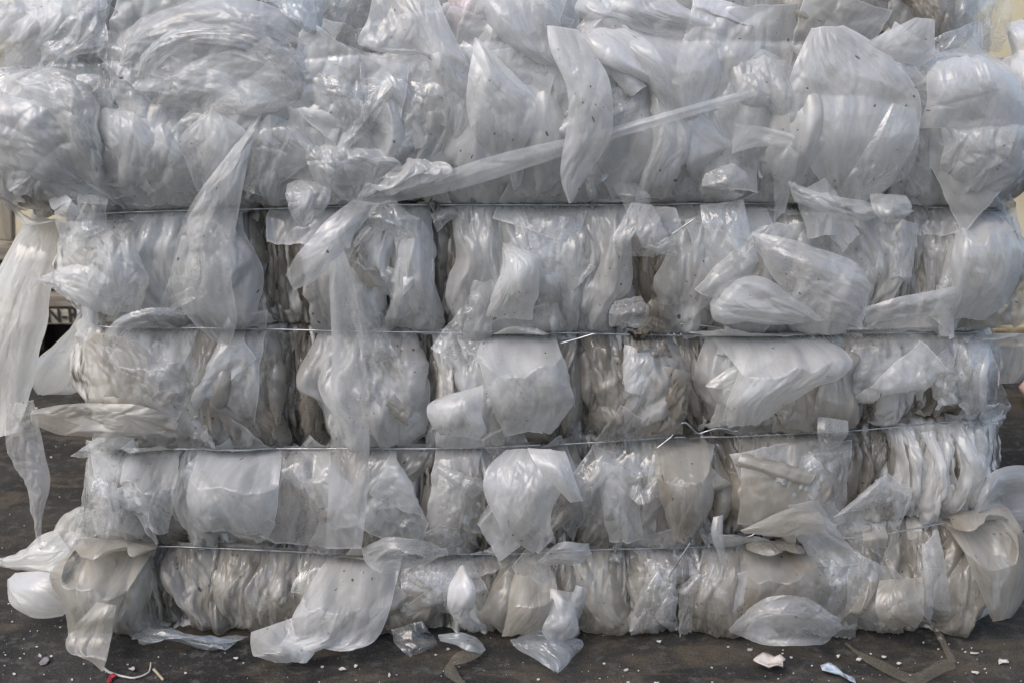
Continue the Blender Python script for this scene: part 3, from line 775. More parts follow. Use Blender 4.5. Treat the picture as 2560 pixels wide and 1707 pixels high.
H_("film_flap", "white leaf-shaped glossy flap pointing up at the upper centre", 'milk',
   [(1188, 96, 1200, 100, 5.5), (1172, 190, 1300, 200, 7), (1168, 280, 1345, 262, 7), (1190, 350, 1320, 350, 6), (1218, 398, 1290, 392, 4)], (0.035, 0.04), 1.6, 1.0, 0.25, 0.06)
H_("film_sheet", "smooth wide sheet sweeping down from the top edge, right of the pale pink patch", 'smooth',
   [(1180, -40, 1390, -40, 3), (1200, 30, 1400, 40, 5), (1240, 90, 1400, 120, 5.5), (1330, 150, 1420, 190, 5)], (0.03, 0.03), 1.4, 0.9, 0.2, 0.06)
H_("film_sheet", "narrow clear film band slanting from the top edge into the pointed hanging strip", 'clear',
   [(1290, -40, 1440, -40, 6), (1340, 30, 1450, 40, 7), (1366, 90, 1450, 110, 7)], (0.02, 0.02), 0.8, 1.0, 0.15, 0.06)
H_("film_strip", "pointed hanging film strip in the upper right centre, ending just above the top wire", 'milk',
   [(1366, 66, 1442, 74, 7.5), (1373, 134, 1480, 134, 9), (1415, 199, 1526, 185, 9.5), (1424, 262, 1530, 262, 9.5), (1415, 325, 1534, 325, 9), (1404, 400, 1508, 385, 8.5), (1400, 450, 1468, 440, 8), (1391, 478, 1446, 478, 7.5), (1420, 508, 1430, 506, 7)], (0.02, 0.03), 1.0, 1.0, 0.2, 0.12)
H_("film_strip", "long narrow film strip running diagonally up to the right across the upper middle", 'haze',
   [(880, 502, 900, 518, 2.5), (1010, 470, 1030, 500, 4), (1120, 425, 1140, 478, 5), (1260, 380, 1270, 436, 5.5), (1400, 352, 1408, 390, 6), (1540, 315, 1545, 343, 6), (1730, 262, 1735, 292, 7), (1860, 228, 1864, 250, 6.5), (1975, 205, 1978, 218, 5)], (0.02, 0.0), 0.2, 1.0, 0.2, 0.06)
H_("film_sheet", "large plain white sheet draped in the upper right, left of the balloon-like sheet", 'smooth',
   [(1500, 60, 1810, 85, 3), (1540, 110, 1812, 130, 6), (1600, 180, 1806, 200, 6.5), (1640, 260, 1770, 260, 5.5), (1690, 330, 1750, 320, 4)], (0.02, 0.02), 2.0, 0.95, 0.15, 0.05)
H_("film_sheet", "folded white film roll near the top, right of the pointed hanging strip", 'white',
   [(1440, 60, 1520, 40, 3), (1440, 100, 1620, 90, 5.5), (1470, 150, 1680, 190, 6), (1560, 175, 1720, 270, 4)], (0.04, 0.03), 1.6, 0.9, 0.2, 0.08)
H_("film_sheet", "tall straight-hemmed sheet hanging under the plain white sheet, upper right", 'milk',
   [(1620, 190, 1700, 280, 4), (1625, 260, 1740, 330, 5), (1620, 360, 1720, 390, 5), (1600, 440, 1690, 450, 3.5), (1590, 500, 1680, 500, 1)], (0.04, 0.03), 1.4, 0.75, 0.25, 0.1)
H_("film_sheet", "glossy wrinkled sheet under the top edge, left of the balloon-like sheet", 'haze',
   [(1800, 130, 1960, 130, 3), (1812, 190, 1985, 190, 5), (1830, 240, 1990, 250, 5.5), (1840, 300, 1975, 300, 4)], (0.07, 0.06), 1.4, 0.85, 0.3, 0.1)
H_("film_sheet", "bluish sheet hanging from the top edge, right of the upper centre", 'smooth',
   [(1470, -40, 1650, -40, 2), (1440, 10, 1690, 10, 4), (1460, 50, 1830, 60, 4.5), (1560, 75, 1860, 110, 3.5)], (0.05, 0.04), 1.4, 0.8, 0.2, 0.08)
H_("film_sheet", "grubby wet-looking film bulging at the top right, right of the dark gap", 'dirty',
   [(1960, -40, 2160, -40, 1), (1945, 10, 2200, 10, 3), (1975, 60, 2230, 60, 3.5), (2030, 100, 2260, 110, 2)], (0.14, 0.12), 1.4, 0.6, 0.4, 0.12)
H_("film_sheet", "dirty speckled film lobe hanging at the top right, left of the rounded corner bag", 'dirty',
   [(2220, -40, 2390, -40, 1), (2270, 20, 2395, 20, 3.5), (2300, 80, 2390, 90, 3.5), (2320, 130, 2370, 140, 1.5)], (0.12, 0.1), 1.4, 0.6, 0.4, 0.12)
H_("plastic_bag", "clear rounded bag at the very top right corner against the cream wall", 'clear',
   [(2390, -40, 2520, -40, 1), (2395, 30, 2530, 20, 2.5), (2400, 90, 2520, 90, 2.5), (2430, 140, 2500, 130, 1)], (0.08, 0.08), 2, 0.5, 0.3, 0.08)
H_("film_flap", "triangular flap pointing up behind the balloon-like sheet, upper right", 'milk',
   [(2285, 45, 2335, 50, 5), (2230, 72, 2336, 95, 6), (2170, 105, 2338, 142, 6), (2150, 125, 2300, 170, 5)], (0.02, 0.02), 0.8, 0.95, 0.15, 0.08)
H_("plastic_bag", "large pale balloon-like sheet bulging in the upper right", 'milk',
   [(2030, 72, 2110, 66, 4.5), (1995, 140, 2190, 105, 5.5), (1972, 215, 2275, 190, 6), (1972, 290, 2305, 270, 6), (1990, 350, 2292, 350, 6), (2020, 410, 2265, 410, 5), (2060, 465, 2220, 470, 4), (2095, 510, 2150, 510, 2)], (0.045, 0.04), 1.2, 1.0, 0.2, 0.05)
H_("film_sheet", "clear creased overlay on the balloon-like sheet's lower half", 'clear',
   [(2230, 260, 2290, 275, 8), (2190, 330, 2300, 350, 8.5), (2140, 410, 2270, 440, 7), (2090, 490, 2180, 505, 4)], (0.06, 0.05), 1.0, 1.0, 0.3, 0.12)
H_("film_sheet", "smooth rounded white lobe at the upper right edge, right of the balloon-like sheet", 'smooth',
   [(2330, 130, 2460, 125, 4), (2320, 190, 2530, 175, 7), (2320, 260, 2560, 240, 7), (2300, 320, 2570, 310, 6)], (0.04, 0.04), 1.8, 0.8, 0.25, 0.06)
H_("film_sheet", "fan of film gathered into the top wire at the far right", 'milk',
   [(2340, 290, 2570, 280, 5), (2360, 350, 2575, 340, 6), (2350, 420, 2560, 420, 5), (2330, 470, 2500, 480, 2.5), (2350, 512, 2450, 515, -0.5)], (0.14, 0.06), 1.6, 0.75, 0.3, 0.1)
H_("film_sheet", "pale round film edge leaving the photo at the top right, in front of the wall", 'white',
   [(2510, 60, 2600, 40, 2), (2530, 130, 2640, 130, 3), (2540, 240, 2640, 240, 3)], (0.04, 0.04), 1.5, 0.5, 0.2, 0.06)
H_("film_strip", "zigzag clear strip with a square fold, hanging at the right over the top wire", 'haze',
   [(1835, 350, 1830, 385, 5), (1868, 302, 1900, 362, 8), (1935, 335, 1940, 372, 8.5), (2008, 343, 2002, 374, 9), (1936, 372, 2000, 372, 9.3), (1936, 430, 1990, 430, 8.5), (1936, 500, 1975, 490, 7.5), (1937, 556, 1968, 535, 6)], (0.02, 0.02), 0.3, 1.0, 0.15, 0.05)
H_("film_rope", "twisted rope of film lying along the top wire on the right", 'haze',
   [(1975, 455, 1990, 505, 4), (2040, 478, 2050, 530, 5.5), (2110, 500, 2115, 550, 5.5), (2190, 512, 2195, 548, 5), (2285, 522, 2285, 538, 3)], (0.35, 0.03), 1.8, 1.0, 0.4, 0.1)
H_("film_flap", "curled flap folded over the top wire on the right, with a dark hollow under it", 'haze',
   [(2172, 484, 2268, 488, 5), (2180, 520, 2280, 520, 7), (2195, 545, 2262, 545, 7.5), (2208, 558, 2225, 556, 6.5)], (0.04, 0.05), 1.8, 1.0, 0.25, 0.12)
H_("film_flap", "small roundish clear flap above the top wire, left of the zigzag strip", 'clear',
   [(1760, 430, 1830, 410, 5), (1750, 465, 1870, 440, 6.5), (1765, 505, 1860, 490, 5.5), (1790, 540, 1830, 530, 3)], (0.1, 0.08), 1.4, 0.9, 0.35, 0.15)
# --- second course
H_("film_strip", "glossy notched film strip hanging below the top wire on the right", 'clear',
   [(1752, 515, 1858, 500, 4), (1754, 540, 1864, 530, 5.5), (1770, 600, 1878, 590, 6.5), (1788, 660, 1897, 645, 7), (1804, 706, 1906, 678, 6.5)], (0.05, 0.05), 0.8, 1.0, 0.3, 0.08)
H_("plastic_bag", "big glossy pouch with a rounded end in the second course on the right", 'haze',
   [(1878, 578, 1890, 620, 4.5), (1950, 592, 1925, 690, 6.5), (2030, 615, 1970, 730, 8), (2105, 640, 2015, 785, 8.5), (2162, 675, 2060, 805, 8.5), (2182, 728, 2110, 802, 7.5), (2165, 775, 2150, 820, 5.5)], (0.04, 0.05), 2.6, 1.0, 0.25, 0.06)
H_("film_sheet", "dull grey sheet with crumbs under the big pouch, second course on the right", 'milk',
   [(1770, 730, 1810, 690, 3.5), (1780, 800, 1900, 690, 4.5), (1850, 815, 1980, 740, 5), (1950, 815, 2060, 800, 4)], (0.03, 0.03), 1, 0.9, 0.2, 0.08)
H_("film_strip", "horizontal dull strip just above the second wire at the right", 'haze',
   [(2160, 770, 2165, 810, 4.5), (2240, 745, 2240, 800, 5.5), (2330, 728, 2330, 790, 5.5), (2405, 716, 2380, 770, 4)], (0.03, 0.02), 0.8, 0.9, 0.2, 0.12)
H_("film_sheet", "smooth rounded sheet wrapping the right end of the second course", 'smooth',
   [(2400, 530, 2490, 525, 2.5), (2390, 590, 2535, 575, 5.5), (2380, 660, 2556, 640, 6), (2380, 730, 2540, 720, 5), (2370, 800, 2470, 800, 2)], (0.03, 0.03), 1.8, 0.7, 0.2, 0.05)
H_("film_flap", "curved narrow flap hanging from the top wire to the left, second course left of centre", 'smooth',
   [(880, 502, 950, 512, 3.5), (820, 545, 900, 570, 6), (770, 600, 845, 640, 7), (735, 650, 795, 700, 6.5), (716, 690, 735, 728, 5)], (0.03, 0.03), 1.2, 1.0, 0.2, 0.1)
H_("film_strip", "long matt vertical strip crossing three wires, left of centre", 'veil',
   [(815, 556, 825, 552, 5.5), (816, 600, 858, 600, 7), (824, 700, 885, 700, 7), (830, 820, 906, 820, 6.8), (828, 960, 918, 960, 7), (826, 1100, 926, 1100, 7), (820, 1240, 918, 1240, 7), (814, 1372, 904, 1370, 6)], (0.0, 0.0), 0.4, 1.0, 0.10, 0.05)
H_("film_flap", "star-cornered clear flap just below the top wire, right of centre", 'haze',
   [(1576, 508, 1692, 520, 4.5), (1550, 560, 1705, 570, 6.5), (1524, 614, 1702, 612, 7), (1570, 640, 1632, 644, 6)], (0.03, 0.04), 1.2, 1.0, 0.25, 0.1)
H_("film_flap", "bent clear flap under the top wire, with glints, left of centre", 'clear',
   [(935, 510, 985, 500, 4), (920, 545, 1040, 540, 6), (960, 580, 1060, 560, 5.5), (1000, 600, 1050, 595, 4)], (0.1, 0.1), 1.4, 1.0, 0.4, 0.12)
H_("film_knot", "small crumpled film rosette sitting on the second wire right of centre", 'haze',
   [(1540, 750, 1600, 745, 4), (1522, 785, 1616, 780, 6.5), (1530, 815, 1600, 820, 5)], (0.13, 0.12), 1.4, 1.0, 0.5, 0.4)
H_("film_sheet", "speckled triangular film pad in the second course at the centre", 'milk',
   [(1258, 610, 1275, 608, 4), (1250, 680, 1345, 640, 6), (1230, 740, 1350, 720, 6), (1215, 790, 1330, 800, 4)], (0.04, 0.04), 1.8, 0.8, 0.25, 0.08)
H_("film_flap", "pointed film tip sticking out at the left edge of the second course", 'haze',
   [(96, 698, 100, 706, 1), (130, 680, 140, 730, 2), (190, 660, 210, 765, 3), (270, 690, 280, 790, 3)], (0.08, 0.05), 1.2, 0.7, 0.3, 0.15)
H_("film_sheet", "finely creased film sheet on the left of the second course", 'haze',
   [(215, 560, 330, 545, 3), (215, 630, 340, 620, 5), (230, 720, 370, 700, 5), (270, 785, 350, 780, 3)], (0.14, 0.12), 1.4, 0.8, 0.4, 0.12)
# --- third course
H_("film_strip", "arched film strip curving over a hollow below the second wire at the left", 'clear',
   [(250, 905, 262, 912, 3.5), (256, 850, 286, 870, 5.5), (286, 800, 322, 822, 6.5), (345, 775, 362, 805, 6.5), (420, 768, 430, 792, 5.5), (462, 778, 458, 798, 4)], (0.02, 0.02), 0.5, 1.0, 0.2, 0.1)
H_("film_sheet", "transparent crumpled sheet draped below the arched strip at the left", 'clear',
   [(270, 870, 330, 810, 3.5), (300, 960, 420, 850, 5.5), (360, 1010, 480, 900, 5.5), (440, 1050, 500, 960, 3.5)], (0.09, 0.08), 1.4, 0.9, 0.4, 0.15)
H_("plastic_bag", "small bright milky bag end jutting from the third course at the centre", 'milk',
   [(1120, 986, 1205, 962, 5.5), (1075, 1004, 1210, 985, 7.5), (1068, 1035, 1202, 1030, 8.5), (1080, 1066, 1216, 1074, 8.5), (1100, 1086, 1198, 1098, 7)], (0.03, 0.03), 2.4, 1.0, 0.2, 0.1)
H_("film_sheet", "wide rounded sheet hung from the second wire in the third course, right of centre", 'milk',
   [(1290, 815, 1350, 815, 2.5), (1200, 870, 1390, 860, 5.5), (1210, 950, 1430, 950, 6.5), (1230, 1020, 1432, 1010, 6), (1260, 1092, 1380, 1085, 3)], (0.04, 0.04), 1.6, 0.85, 0.25, 0.08)
H_("film_sheet", "broad smooth sheet with a bright crease on the right of the third course", 'milk',
   [(1822, 830, 2010, 838, 3), (1850, 890, 2128, 885, 6), (1835, 960, 2132, 925, 6.5), (1812, 1020, 2020, 985, 6), (1818, 1072, 1930, 1055, 3.5)], (0.025, 0.03), 1.4, 0.9, 0.2, 0.08)
H_("film_flap", "folded triangular flap below the second wire, left of the broad smooth sheet", 'milk',
   [(1720, 830, 1825, 832, 4), (1800, 880, 1900, 850, 6.5), (1850, 930, 1980, 870, 6), (1860, 945, 2010, 870, 5)], (0.03, 0.03), 1.2, 0.9, 0.25, 0.1)
H_("film_strip", "horizontal ragged film tail sticking out to the left above the third wire", 'cream',
   [(76, 1018, 84, 1064, 1.5), (172, 1003, 150, 1082, 3), (280, 1010, 240, 1092, 4.5), (380, 1020, 360, 1092, 5), (446, 1056, 436, 1094, 4)], (0.12, 0.08), 0.9, 0.8, 0.3, 0.35)
H_("film_sheet", "torn cream film sheet glowing behind the left edge, beside the big hanging sheet", 'glow',
   [(196, 768, 214, 790, -4), (158, 830, 215, 860, -5), (108, 880, 200, 930, -5), (68, 945, 190, 985, -5), (95, 985, 110, 988, -5)], (0.03, 0.03), 1.2, 0.3, 0.2, 0.3)
H_("film_sheet", "long bright translucent sheet hanging down the left edge of the photo", 'glow',
   [(80, 535, 165, 560, -3), (20, 620, 150, 640, -2), (-20, 700, 124, 720, -1), (-60, 800, 122, 800, 0), (-70, 880, 92, 880, 0), (-70, 960, 80, 955, 0), (-60, 1030, 70, 1020, 0), (-30, 1095, 40, 1080, 1)], (0.05, 0.03), 2.0, 0.3, 0.25, 0.15, absy=0.02)
H_("film_strip", "thin twisted film tail dangling at the left edge, below the long bright sheet", 'haze',
   [(20, 1010, 82, 1000, 1), (2, 1090, 104, 1085, 1.5), (20, 1160, 118, 1150, 2), (68, 1215, 130, 1205, 2), (78, 1270, 112, 1270, 2), (90, 1330, 104, 1325, 1.5), (96, 1372, 104, 1370, 1)], (0.10, 0.05), 0.8, 0.3, 0.25, 0.4, absy=0.0)
H_("film_flap", "ragged grey film ends hanging in the upper left gap beside the wall", 'cream',
   [(-20, 400, 50, 440, -2), (-10, 440, 120, 500, -1), (20, 470, 160, 530, -1), (80, 540, 190, 545, -2)], (0.08, 0.06), 1.2, 0.3, 0.3, 0.3)
H_("film_strip", "narrow bright film ribbon slanting across the dark gap at the upper left edge", 'glow',
   [(-10, 470, 10, 470, -4), (30, 525, 62, 535, -4), (66, 565, 110, 560, -3.5), (140, 548, 150, 556, -2)], (0.02, 0.02), 0.5, 0.3, 0.15, 0.25)
H_("film_sheet", "flat pale film corner poking out at the right end of the third course", 'smooth',
   [(2420, 850, 2480, 835, 2), (2470, 850, 2570, 838, 0), (2480, 900, 2580, 920, -1), (2500, 960, 2545, 955, -1)], (0.02, 0.02), 0.6, 0.4, 0.15, 0.08)
H_("film_flap", "clear pinkish film lip at the right end of the third wire", 'clear',
   [(2450, 1010, 2460, 1050, 1), (2490, 1012, 2490, 1060, 1.5), (2525, 1015, 2505, 1070, 1)], (0.08, 0.05), 1, 0.4, 0.3, 0.15)
# --- fourth course
H_("plastic_bag", "pale bag corner with a long pointed fold, hanging over the lowest wire at the centre", 'milk',
   [(1265, 1125, 1375, 1120, 4.5), (1216, 1170, 1400, 1170, 7), (1206, 1225, 1410, 1215, 8.5), (1228, 1280, 1378, 1268, 8.5), (1258, 1325, 1370, 1320, 8), (1290, 1355, 1392, 1345, 7), (1330, 1382, 1348, 1380, 6)], (0.035, 0.04), 2.0, 1.0, 0.2, 0.1)
H_("film_flap", "sharp pointed fold jutting right from the pale bag corner at the centre", 'milk',
   [(1320, 1118, 1412, 1125, 6), (1340, 1165, 1425, 1160, 8.5), (1380, 1212, 1440, 1210, 9), (1425, 1255, 1456, 1250, 9)], (0.02, 0.02), 1.2, 1.0, 0.2, 0.06)
H_("film_flap", "ragged flap tucked under the lowest wire just below the pale bag corner", 'haze',
   [(1345, 1400, 1350, 1408, 4.5), (1390, 1362, 1400, 1405, 6), (1450, 1362, 1458, 1406, 5.5), (1472, 1360, 1474, 1382, 4)], (0.06, 0.04), 1, 1.0, 0.3, 0.3)
H_("film_sheet", "smooth tall pad of folded film on the left of the fourth course", 'smooth',
   [(490, 1110, 690, 1115, 2), (478, 1180, 698, 1180, 5), (470, 1260, 694, 1260, 5), (500, 1330, 680, 1335, 2)], (0.03, 0.03), 1.6, 0.75, 0.2, 0.08)
H_("film_knot", "crushed glossy film tangle at the left end of the fourth course", 'haze',
   [(300, 1120, 400, 1120, 2), (290, 1180, 430, 1180, 4), (320, 1250, 430, 1240, 4.5), (360, 1320, 420, 1330, 2)], (0.13, 0.12), 1.4, 0.8, 0.5, 0.2)
H_("film_sheet", "stained tan-tinged film sheet left of the dark folds in the fourth course", 'grub_dim',
   [(1660, 1090, 1770, 1095, 2.5), (1640, 1170, 1775, 1170, 5), (1650, 1250, 1780, 1260, 5.5), (1680, 1340, 1740, 1335, 2.5)], (0.05, 0.04), 1.4, 0.8, 0.25, 0.1)
H_("film_flap", "flat dull triangular flap resting on the lowest wire right of centre", 'cream',
   [(1852, 1322, 1856, 1330, 4), (1940, 1282, 1950, 1338, 5), (2010, 1266, 2030, 1332, 5), (2048, 1272, 2066, 1326, 4.5)], (0.03, 0.03), 0.3, 1.0, 0.2, 0.16)
H_("film_flap", "thin pointed film tongue hanging over the lowest wire, right of centre", 'haze',
   [(1780, 1290, 1808, 1285, 5), (1776, 1330, 1806, 1330, 6), (1794, 1380, 1812, 1372, 6), (1812, 1428, 1818, 1424, 5)], (0.04, 0.03), 0.6, 1.0, 0.2, 0.1)
H_("film_flap", "small square film tab hanging over the third wire at the right", 'haze',
   [(2048, 1042, 2120, 1052, 4), (2045, 1080, 2122, 1080, 5), (2050, 1125, 2100, 1115, 4.5)], (0.02, 0.02), 0.6, 1.0, 0.2, 0.1)
H_("film_sheet", "broad pale film wing spreading past the right edge above the lowest wire", 'smooth',
   [(2420, 1290, 2440, 1330, 1), (2480, 1180, 2500, 1330, 1.5), (2540, 1160, 2540, 1325, 0), (2620, 1180, 2600, 1330, -2)], (0.02, 0.02), 1, 0.4, 0.15, 0.05)
# --- lowest course and the foot
H_("film_sheet", "broad cream film flap draped over the lower left corner of the bale", 'cream',
   [(210, 1345, 400, 1345, 2.5), (160, 1395, 385, 1380, 5), (120, 1440, 350, 1440, 6.5), (145, 1490, 300, 1500, 7), (165, 1540, 285, 1560, 6.5), (168, 1590, 275, 1600, 6)], (0.03, 0.03), 1.2, 0.9, 0.2, 0.12)
H_("film_flap", "pleated cream film flap with its pointed end on the ground at lower left", 'cream',
   [(240, 1505, 290, 1515, 8), (192, 1560, 284, 1550, 9), (166, 1605, 278, 1600, 9), (175, 1632, 268, 1640, 8), (225, 1658, 262, 1662, 5), (248, 1680, 256, 1680, 3)], (0.03, 0.12), 0.8, 1.0, 0.35, 0.08)
H_("plastic_bag", "yellowish white bag lying on the ground at the far lower left", 'glow',
   [(20, 1448, 40, 1430, 1), (18, 1505, 100, 1425, 4), (50, 1530, 150, 1440, 5), (90, 1545, 180, 1480, 4), (150, 1540, 190, 1510, 2)], (0.03, 0.03), 2.0, 0.3, 0.2, 0.08)
H_("film_sheet", "white glossy film folds spreading left from the lower left corner", 'glow',
   [(-20, 1395, -10, 1415, 0), (50, 1378, 60, 1425, 1), (100, 1345, 140, 1440, 2), (140, 1320, 200, 1420, 2)], (0.12, 0.04), 1.2, 0.3, 0.35, 0.15)
H_("film_sheet", "fan of white pleats behind the lower left edge of the bale", 'glow',
   [(218, 1262, 230, 1300, -2), (170, 1285, 220, 1360, -1), (140, 1315, 200, 1400, -1), (128, 1350, 170, 1400, -1)], (0.14, 0.04), 1.2, 0.3, 0.4, 0.12)
H_("film_sheet", "pinkish clear film edge along the lower left side of the fourth course", 'clear',
   [(215, 1100, 300, 1100, 2), (212, 1180, 290, 1190, 4), (215, 1260, 300, 1270, 4), (185, 1340, 300, 1340, 3)], (0.08, 0.06), 1.2, 0.6, 0.3, 0.12)
H_("film_loop", "looped film collar folded over the lowest wire, right of the long matt strip", 'haze',
   [(905, 1372, 912, 1400, 4.5), (960, 1345, 940, 1428, 6.5), (1020, 1345, 1010, 1425, 7), (1075, 1358, 1060, 1410, 6.5), (1116, 1368, 1112, 1382, 5)], (0.14, 0.06), 1.8, 1.0, 0.4, 0.15)
H_("plastic_bag", "big wrinkled bag bulging onto the ground at the lower left, with a curled open mouth", 'milk',
   [(850, 1400, 1000, 1420, 3), (780, 1460, 985, 1480, 6), (735, 1530, 960, 1560, 8), (720, 1590, 930, 1610, 8), (690, 1625, 850, 1630, 6)], (0.05, 0.05), 2.2, 0.9, 0.3, 0.1)
H_("film_flap", "curled bag lip with a thick yellowish rim on the ground at the lower left", 'milk',
   [(628, 1580, 730, 1545, 5), (626, 1610, 740, 1590, 7.5), (640, 1642, 790, 1620, 7), (690, 1658, 765, 1655, 4)], (0.05, 0.06), 1.8, 1.0, 0.3, 0.12)
H_("film_sheet", "crumpled clear film squeezed out under the bale, left of the curled bag lip", 'cool',
   [(320, 1588, 370, 1560, 3), (370, 1610, 440, 1580, 4.5), (420, 1600, 540, 1590, 4), (540, 1625, 620, 1590, 2)], (0.12, 0.08), 1.4, 0.9, 0.4, 0.15)
H_("film_flap", "clear film corner folded on the ground at the bottom, left of centre", 'clear',
   [(978, 1572, 1055, 1553, 4), (985, 1600, 1075, 1580, 5), (1004, 1625, 1096, 1608, 4), (1024, 1640, 1050, 1632, 2)], (0.05, 0.05), 1.2, 1.0, 0.3, 0.1)
H_("film_strip", "bluish clear film strip on the ground under the dark hole at the bottom centre", 'cool',
   [(1095, 1585, 1100, 1600, 3), (1160, 1582, 1140, 1610, 3.5), (1195, 1600, 1170, 1625, 3), (1212, 1628, 1200, 1632, 1.5)], (0.06, 0.04), 0.8, 1.0, 0.3, 0.1)
H_("film_strip", "yellowed folded film strip on the ground at the bottom edge, left of centre", 'amber',
   [(1200, 1628, 1210, 1632, 1.2), (1150, 1625, 1165, 1658, 2), (1130, 1640, 1140, 1662, 2), (1106, 1678, 1140, 1660, 1.5), (1130, 1698, 1150, 1690, 1), (1160, 1712, 1172, 1712, 0.8)], (0.02, 0.02), 0.3, 1.0, 0.1, 0.05)
H_("plastic_bag", "clear diamond-shaped bag lying on the ground at the bottom centre", 'cool',
   [(1276, 1598, 1350, 1572, 4), (1300, 1622, 1440, 1594, 4.5), (1345, 1650, 1464, 1608, 3.5), (1380, 1674, 1444, 1640, 2), (1390, 1680, 1400, 1676, 1)], (0.06, 0.06), 1.8, 1.0, 0.3, 0.08)
H_("film_flap", "creased white flap hanging to the ground above the diamond-shaped bag", 'smooth',
   [(1375, 1470, 1440, 1480, 4.5), (1372, 1530, 1440, 1530, 6), (1360, 1590, 1440, 1590, 6), (1385, 1612, 1425, 1596, 4)], (0.05, 0.04), 1.2, 0.95, 0.3, 0.12)
H_("film_sheet", "smooth cream pad at the bottom centre, left of the creased white flap", 'cream',
   [(1310, 1400, 1350, 1400, 3), (1280, 1460, 1390, 1460, 6), (1270, 1530, 1375, 1530, 7), (1255, 1590, 1340, 1590, 6)], (0.03, 0.03), 1.6, 0.85, 0.2, 0.08)
H_("film_knot", "oval speckled film bud in the lowest course at the centre", 'white',
   [(1150, 1415, 1160, 1412, 4), (1125, 1460, 1185, 1460, 6.5), (1120, 1510, 1190, 1500, 7), (1135, 1548, 1170, 1545, 5)], (0.06, 0.06), 2.2, 1.0, 0.3, 0.08)
H_("plastic_bag", "rounded clear bag lying on the ground against the lower right of the bale", 'haze',
   [(1822, 1568, 1830, 1584, 3), (1870, 1520, 1880, 1600, 6), (1930, 1490, 1960, 1612, 8), (2010, 1490, 2030, 1614, 8), (2070, 1522, 2068, 1606, 6), (2104, 1548, 2098, 1566, 3)], (0.09, 0.07), 1.8, 1.0, 0.3, 0.22)
H_("film_sheet", "large pale cream sheet folded round the lower right corner of the bale", 'cream',
   [(2370, 1283, 2510, 1262, 3), (2400, 1350, 2560, 1330, 6), (2430, 1430, 2585, 1400, 7), (2462, 1500, 2575, 1480, 6.5), (2480, 1552, 2530, 1542, 5)], (0.01, 0.01), 0.8, 0.7, 0.15, 0.05)
H_("film_knot", "crinkled cream film bundle near the ground at the right of the lowest course", 'cream',
   [(2200, 1450, 2300, 1440, 3), (2190, 1500, 2310, 1490, 5.5), (2200, 1550, 2310, 1550, 5.5), (2230, 1575, 2290, 1572, 3)], (0.12, 0.10), 1.2, 0.9, 0.5, 0.2)
H_("film_flap", "square pleated flap hanging just under the lowest wire at the right", 'cream',
   [(2158, 1330, 2210, 1320, 4.5), (2160, 1350, 2218, 1345, 5.5), (2162, 1370, 2215, 1368, 5)], (0.12, 0.08), 1, 1.0, 0.4, 0.2)
H_("film_sheet", "draped cream sheet with a diagonal fold in the lowest course, right of the wire tail", 'grub_dim',
   [(1865, 1350, 1990, 1345, 3), (1870, 1410, 2050, 1410, 5.5), (1865, 1470, 2080, 1480, 6), (1860, 1530, 2060, 1520, 4.5)], (0.04, 0.04), 1.4, 0.85, 0.25, 0.1)
H_("film_ribbon", "thin yellowed ribbon trailing from the bale onto the ground at the lower right", 'amber',
   [(2290, 1545, 2288, 1552, 3), (2330, 1552, 2322, 1562, 2.5), (2360, 1590, 2346, 1596, 2), (2378, 1630, 2364, 1634, 1.6), (2390, 1652, 2372, 1656, 1.2)], (0.1, 0.02), 0.4, 1.0, 0.2, 0.05)
H_("film_ribbon", "flat grey-brown ribbon lying twisted on the ground at the bottom right", 'amber',
   [(2112, 1608, 2116, 1606, 0.8), (2145, 1638, 2160, 1634, 0.9), (2190, 1668, 2212, 1654, 1), (2230, 1690, 2246, 1672, 1), (2272, 1704, 2280, 1690, 1), (2300, 1712, 2322, 1670, 1.1), (2345, 1682, 2330, 1655, 1.2), (2388, 1672, 2380, 1648, 1.2)], (0.03, 0.02), 0.3, 1.0, 0.12, 0.05)

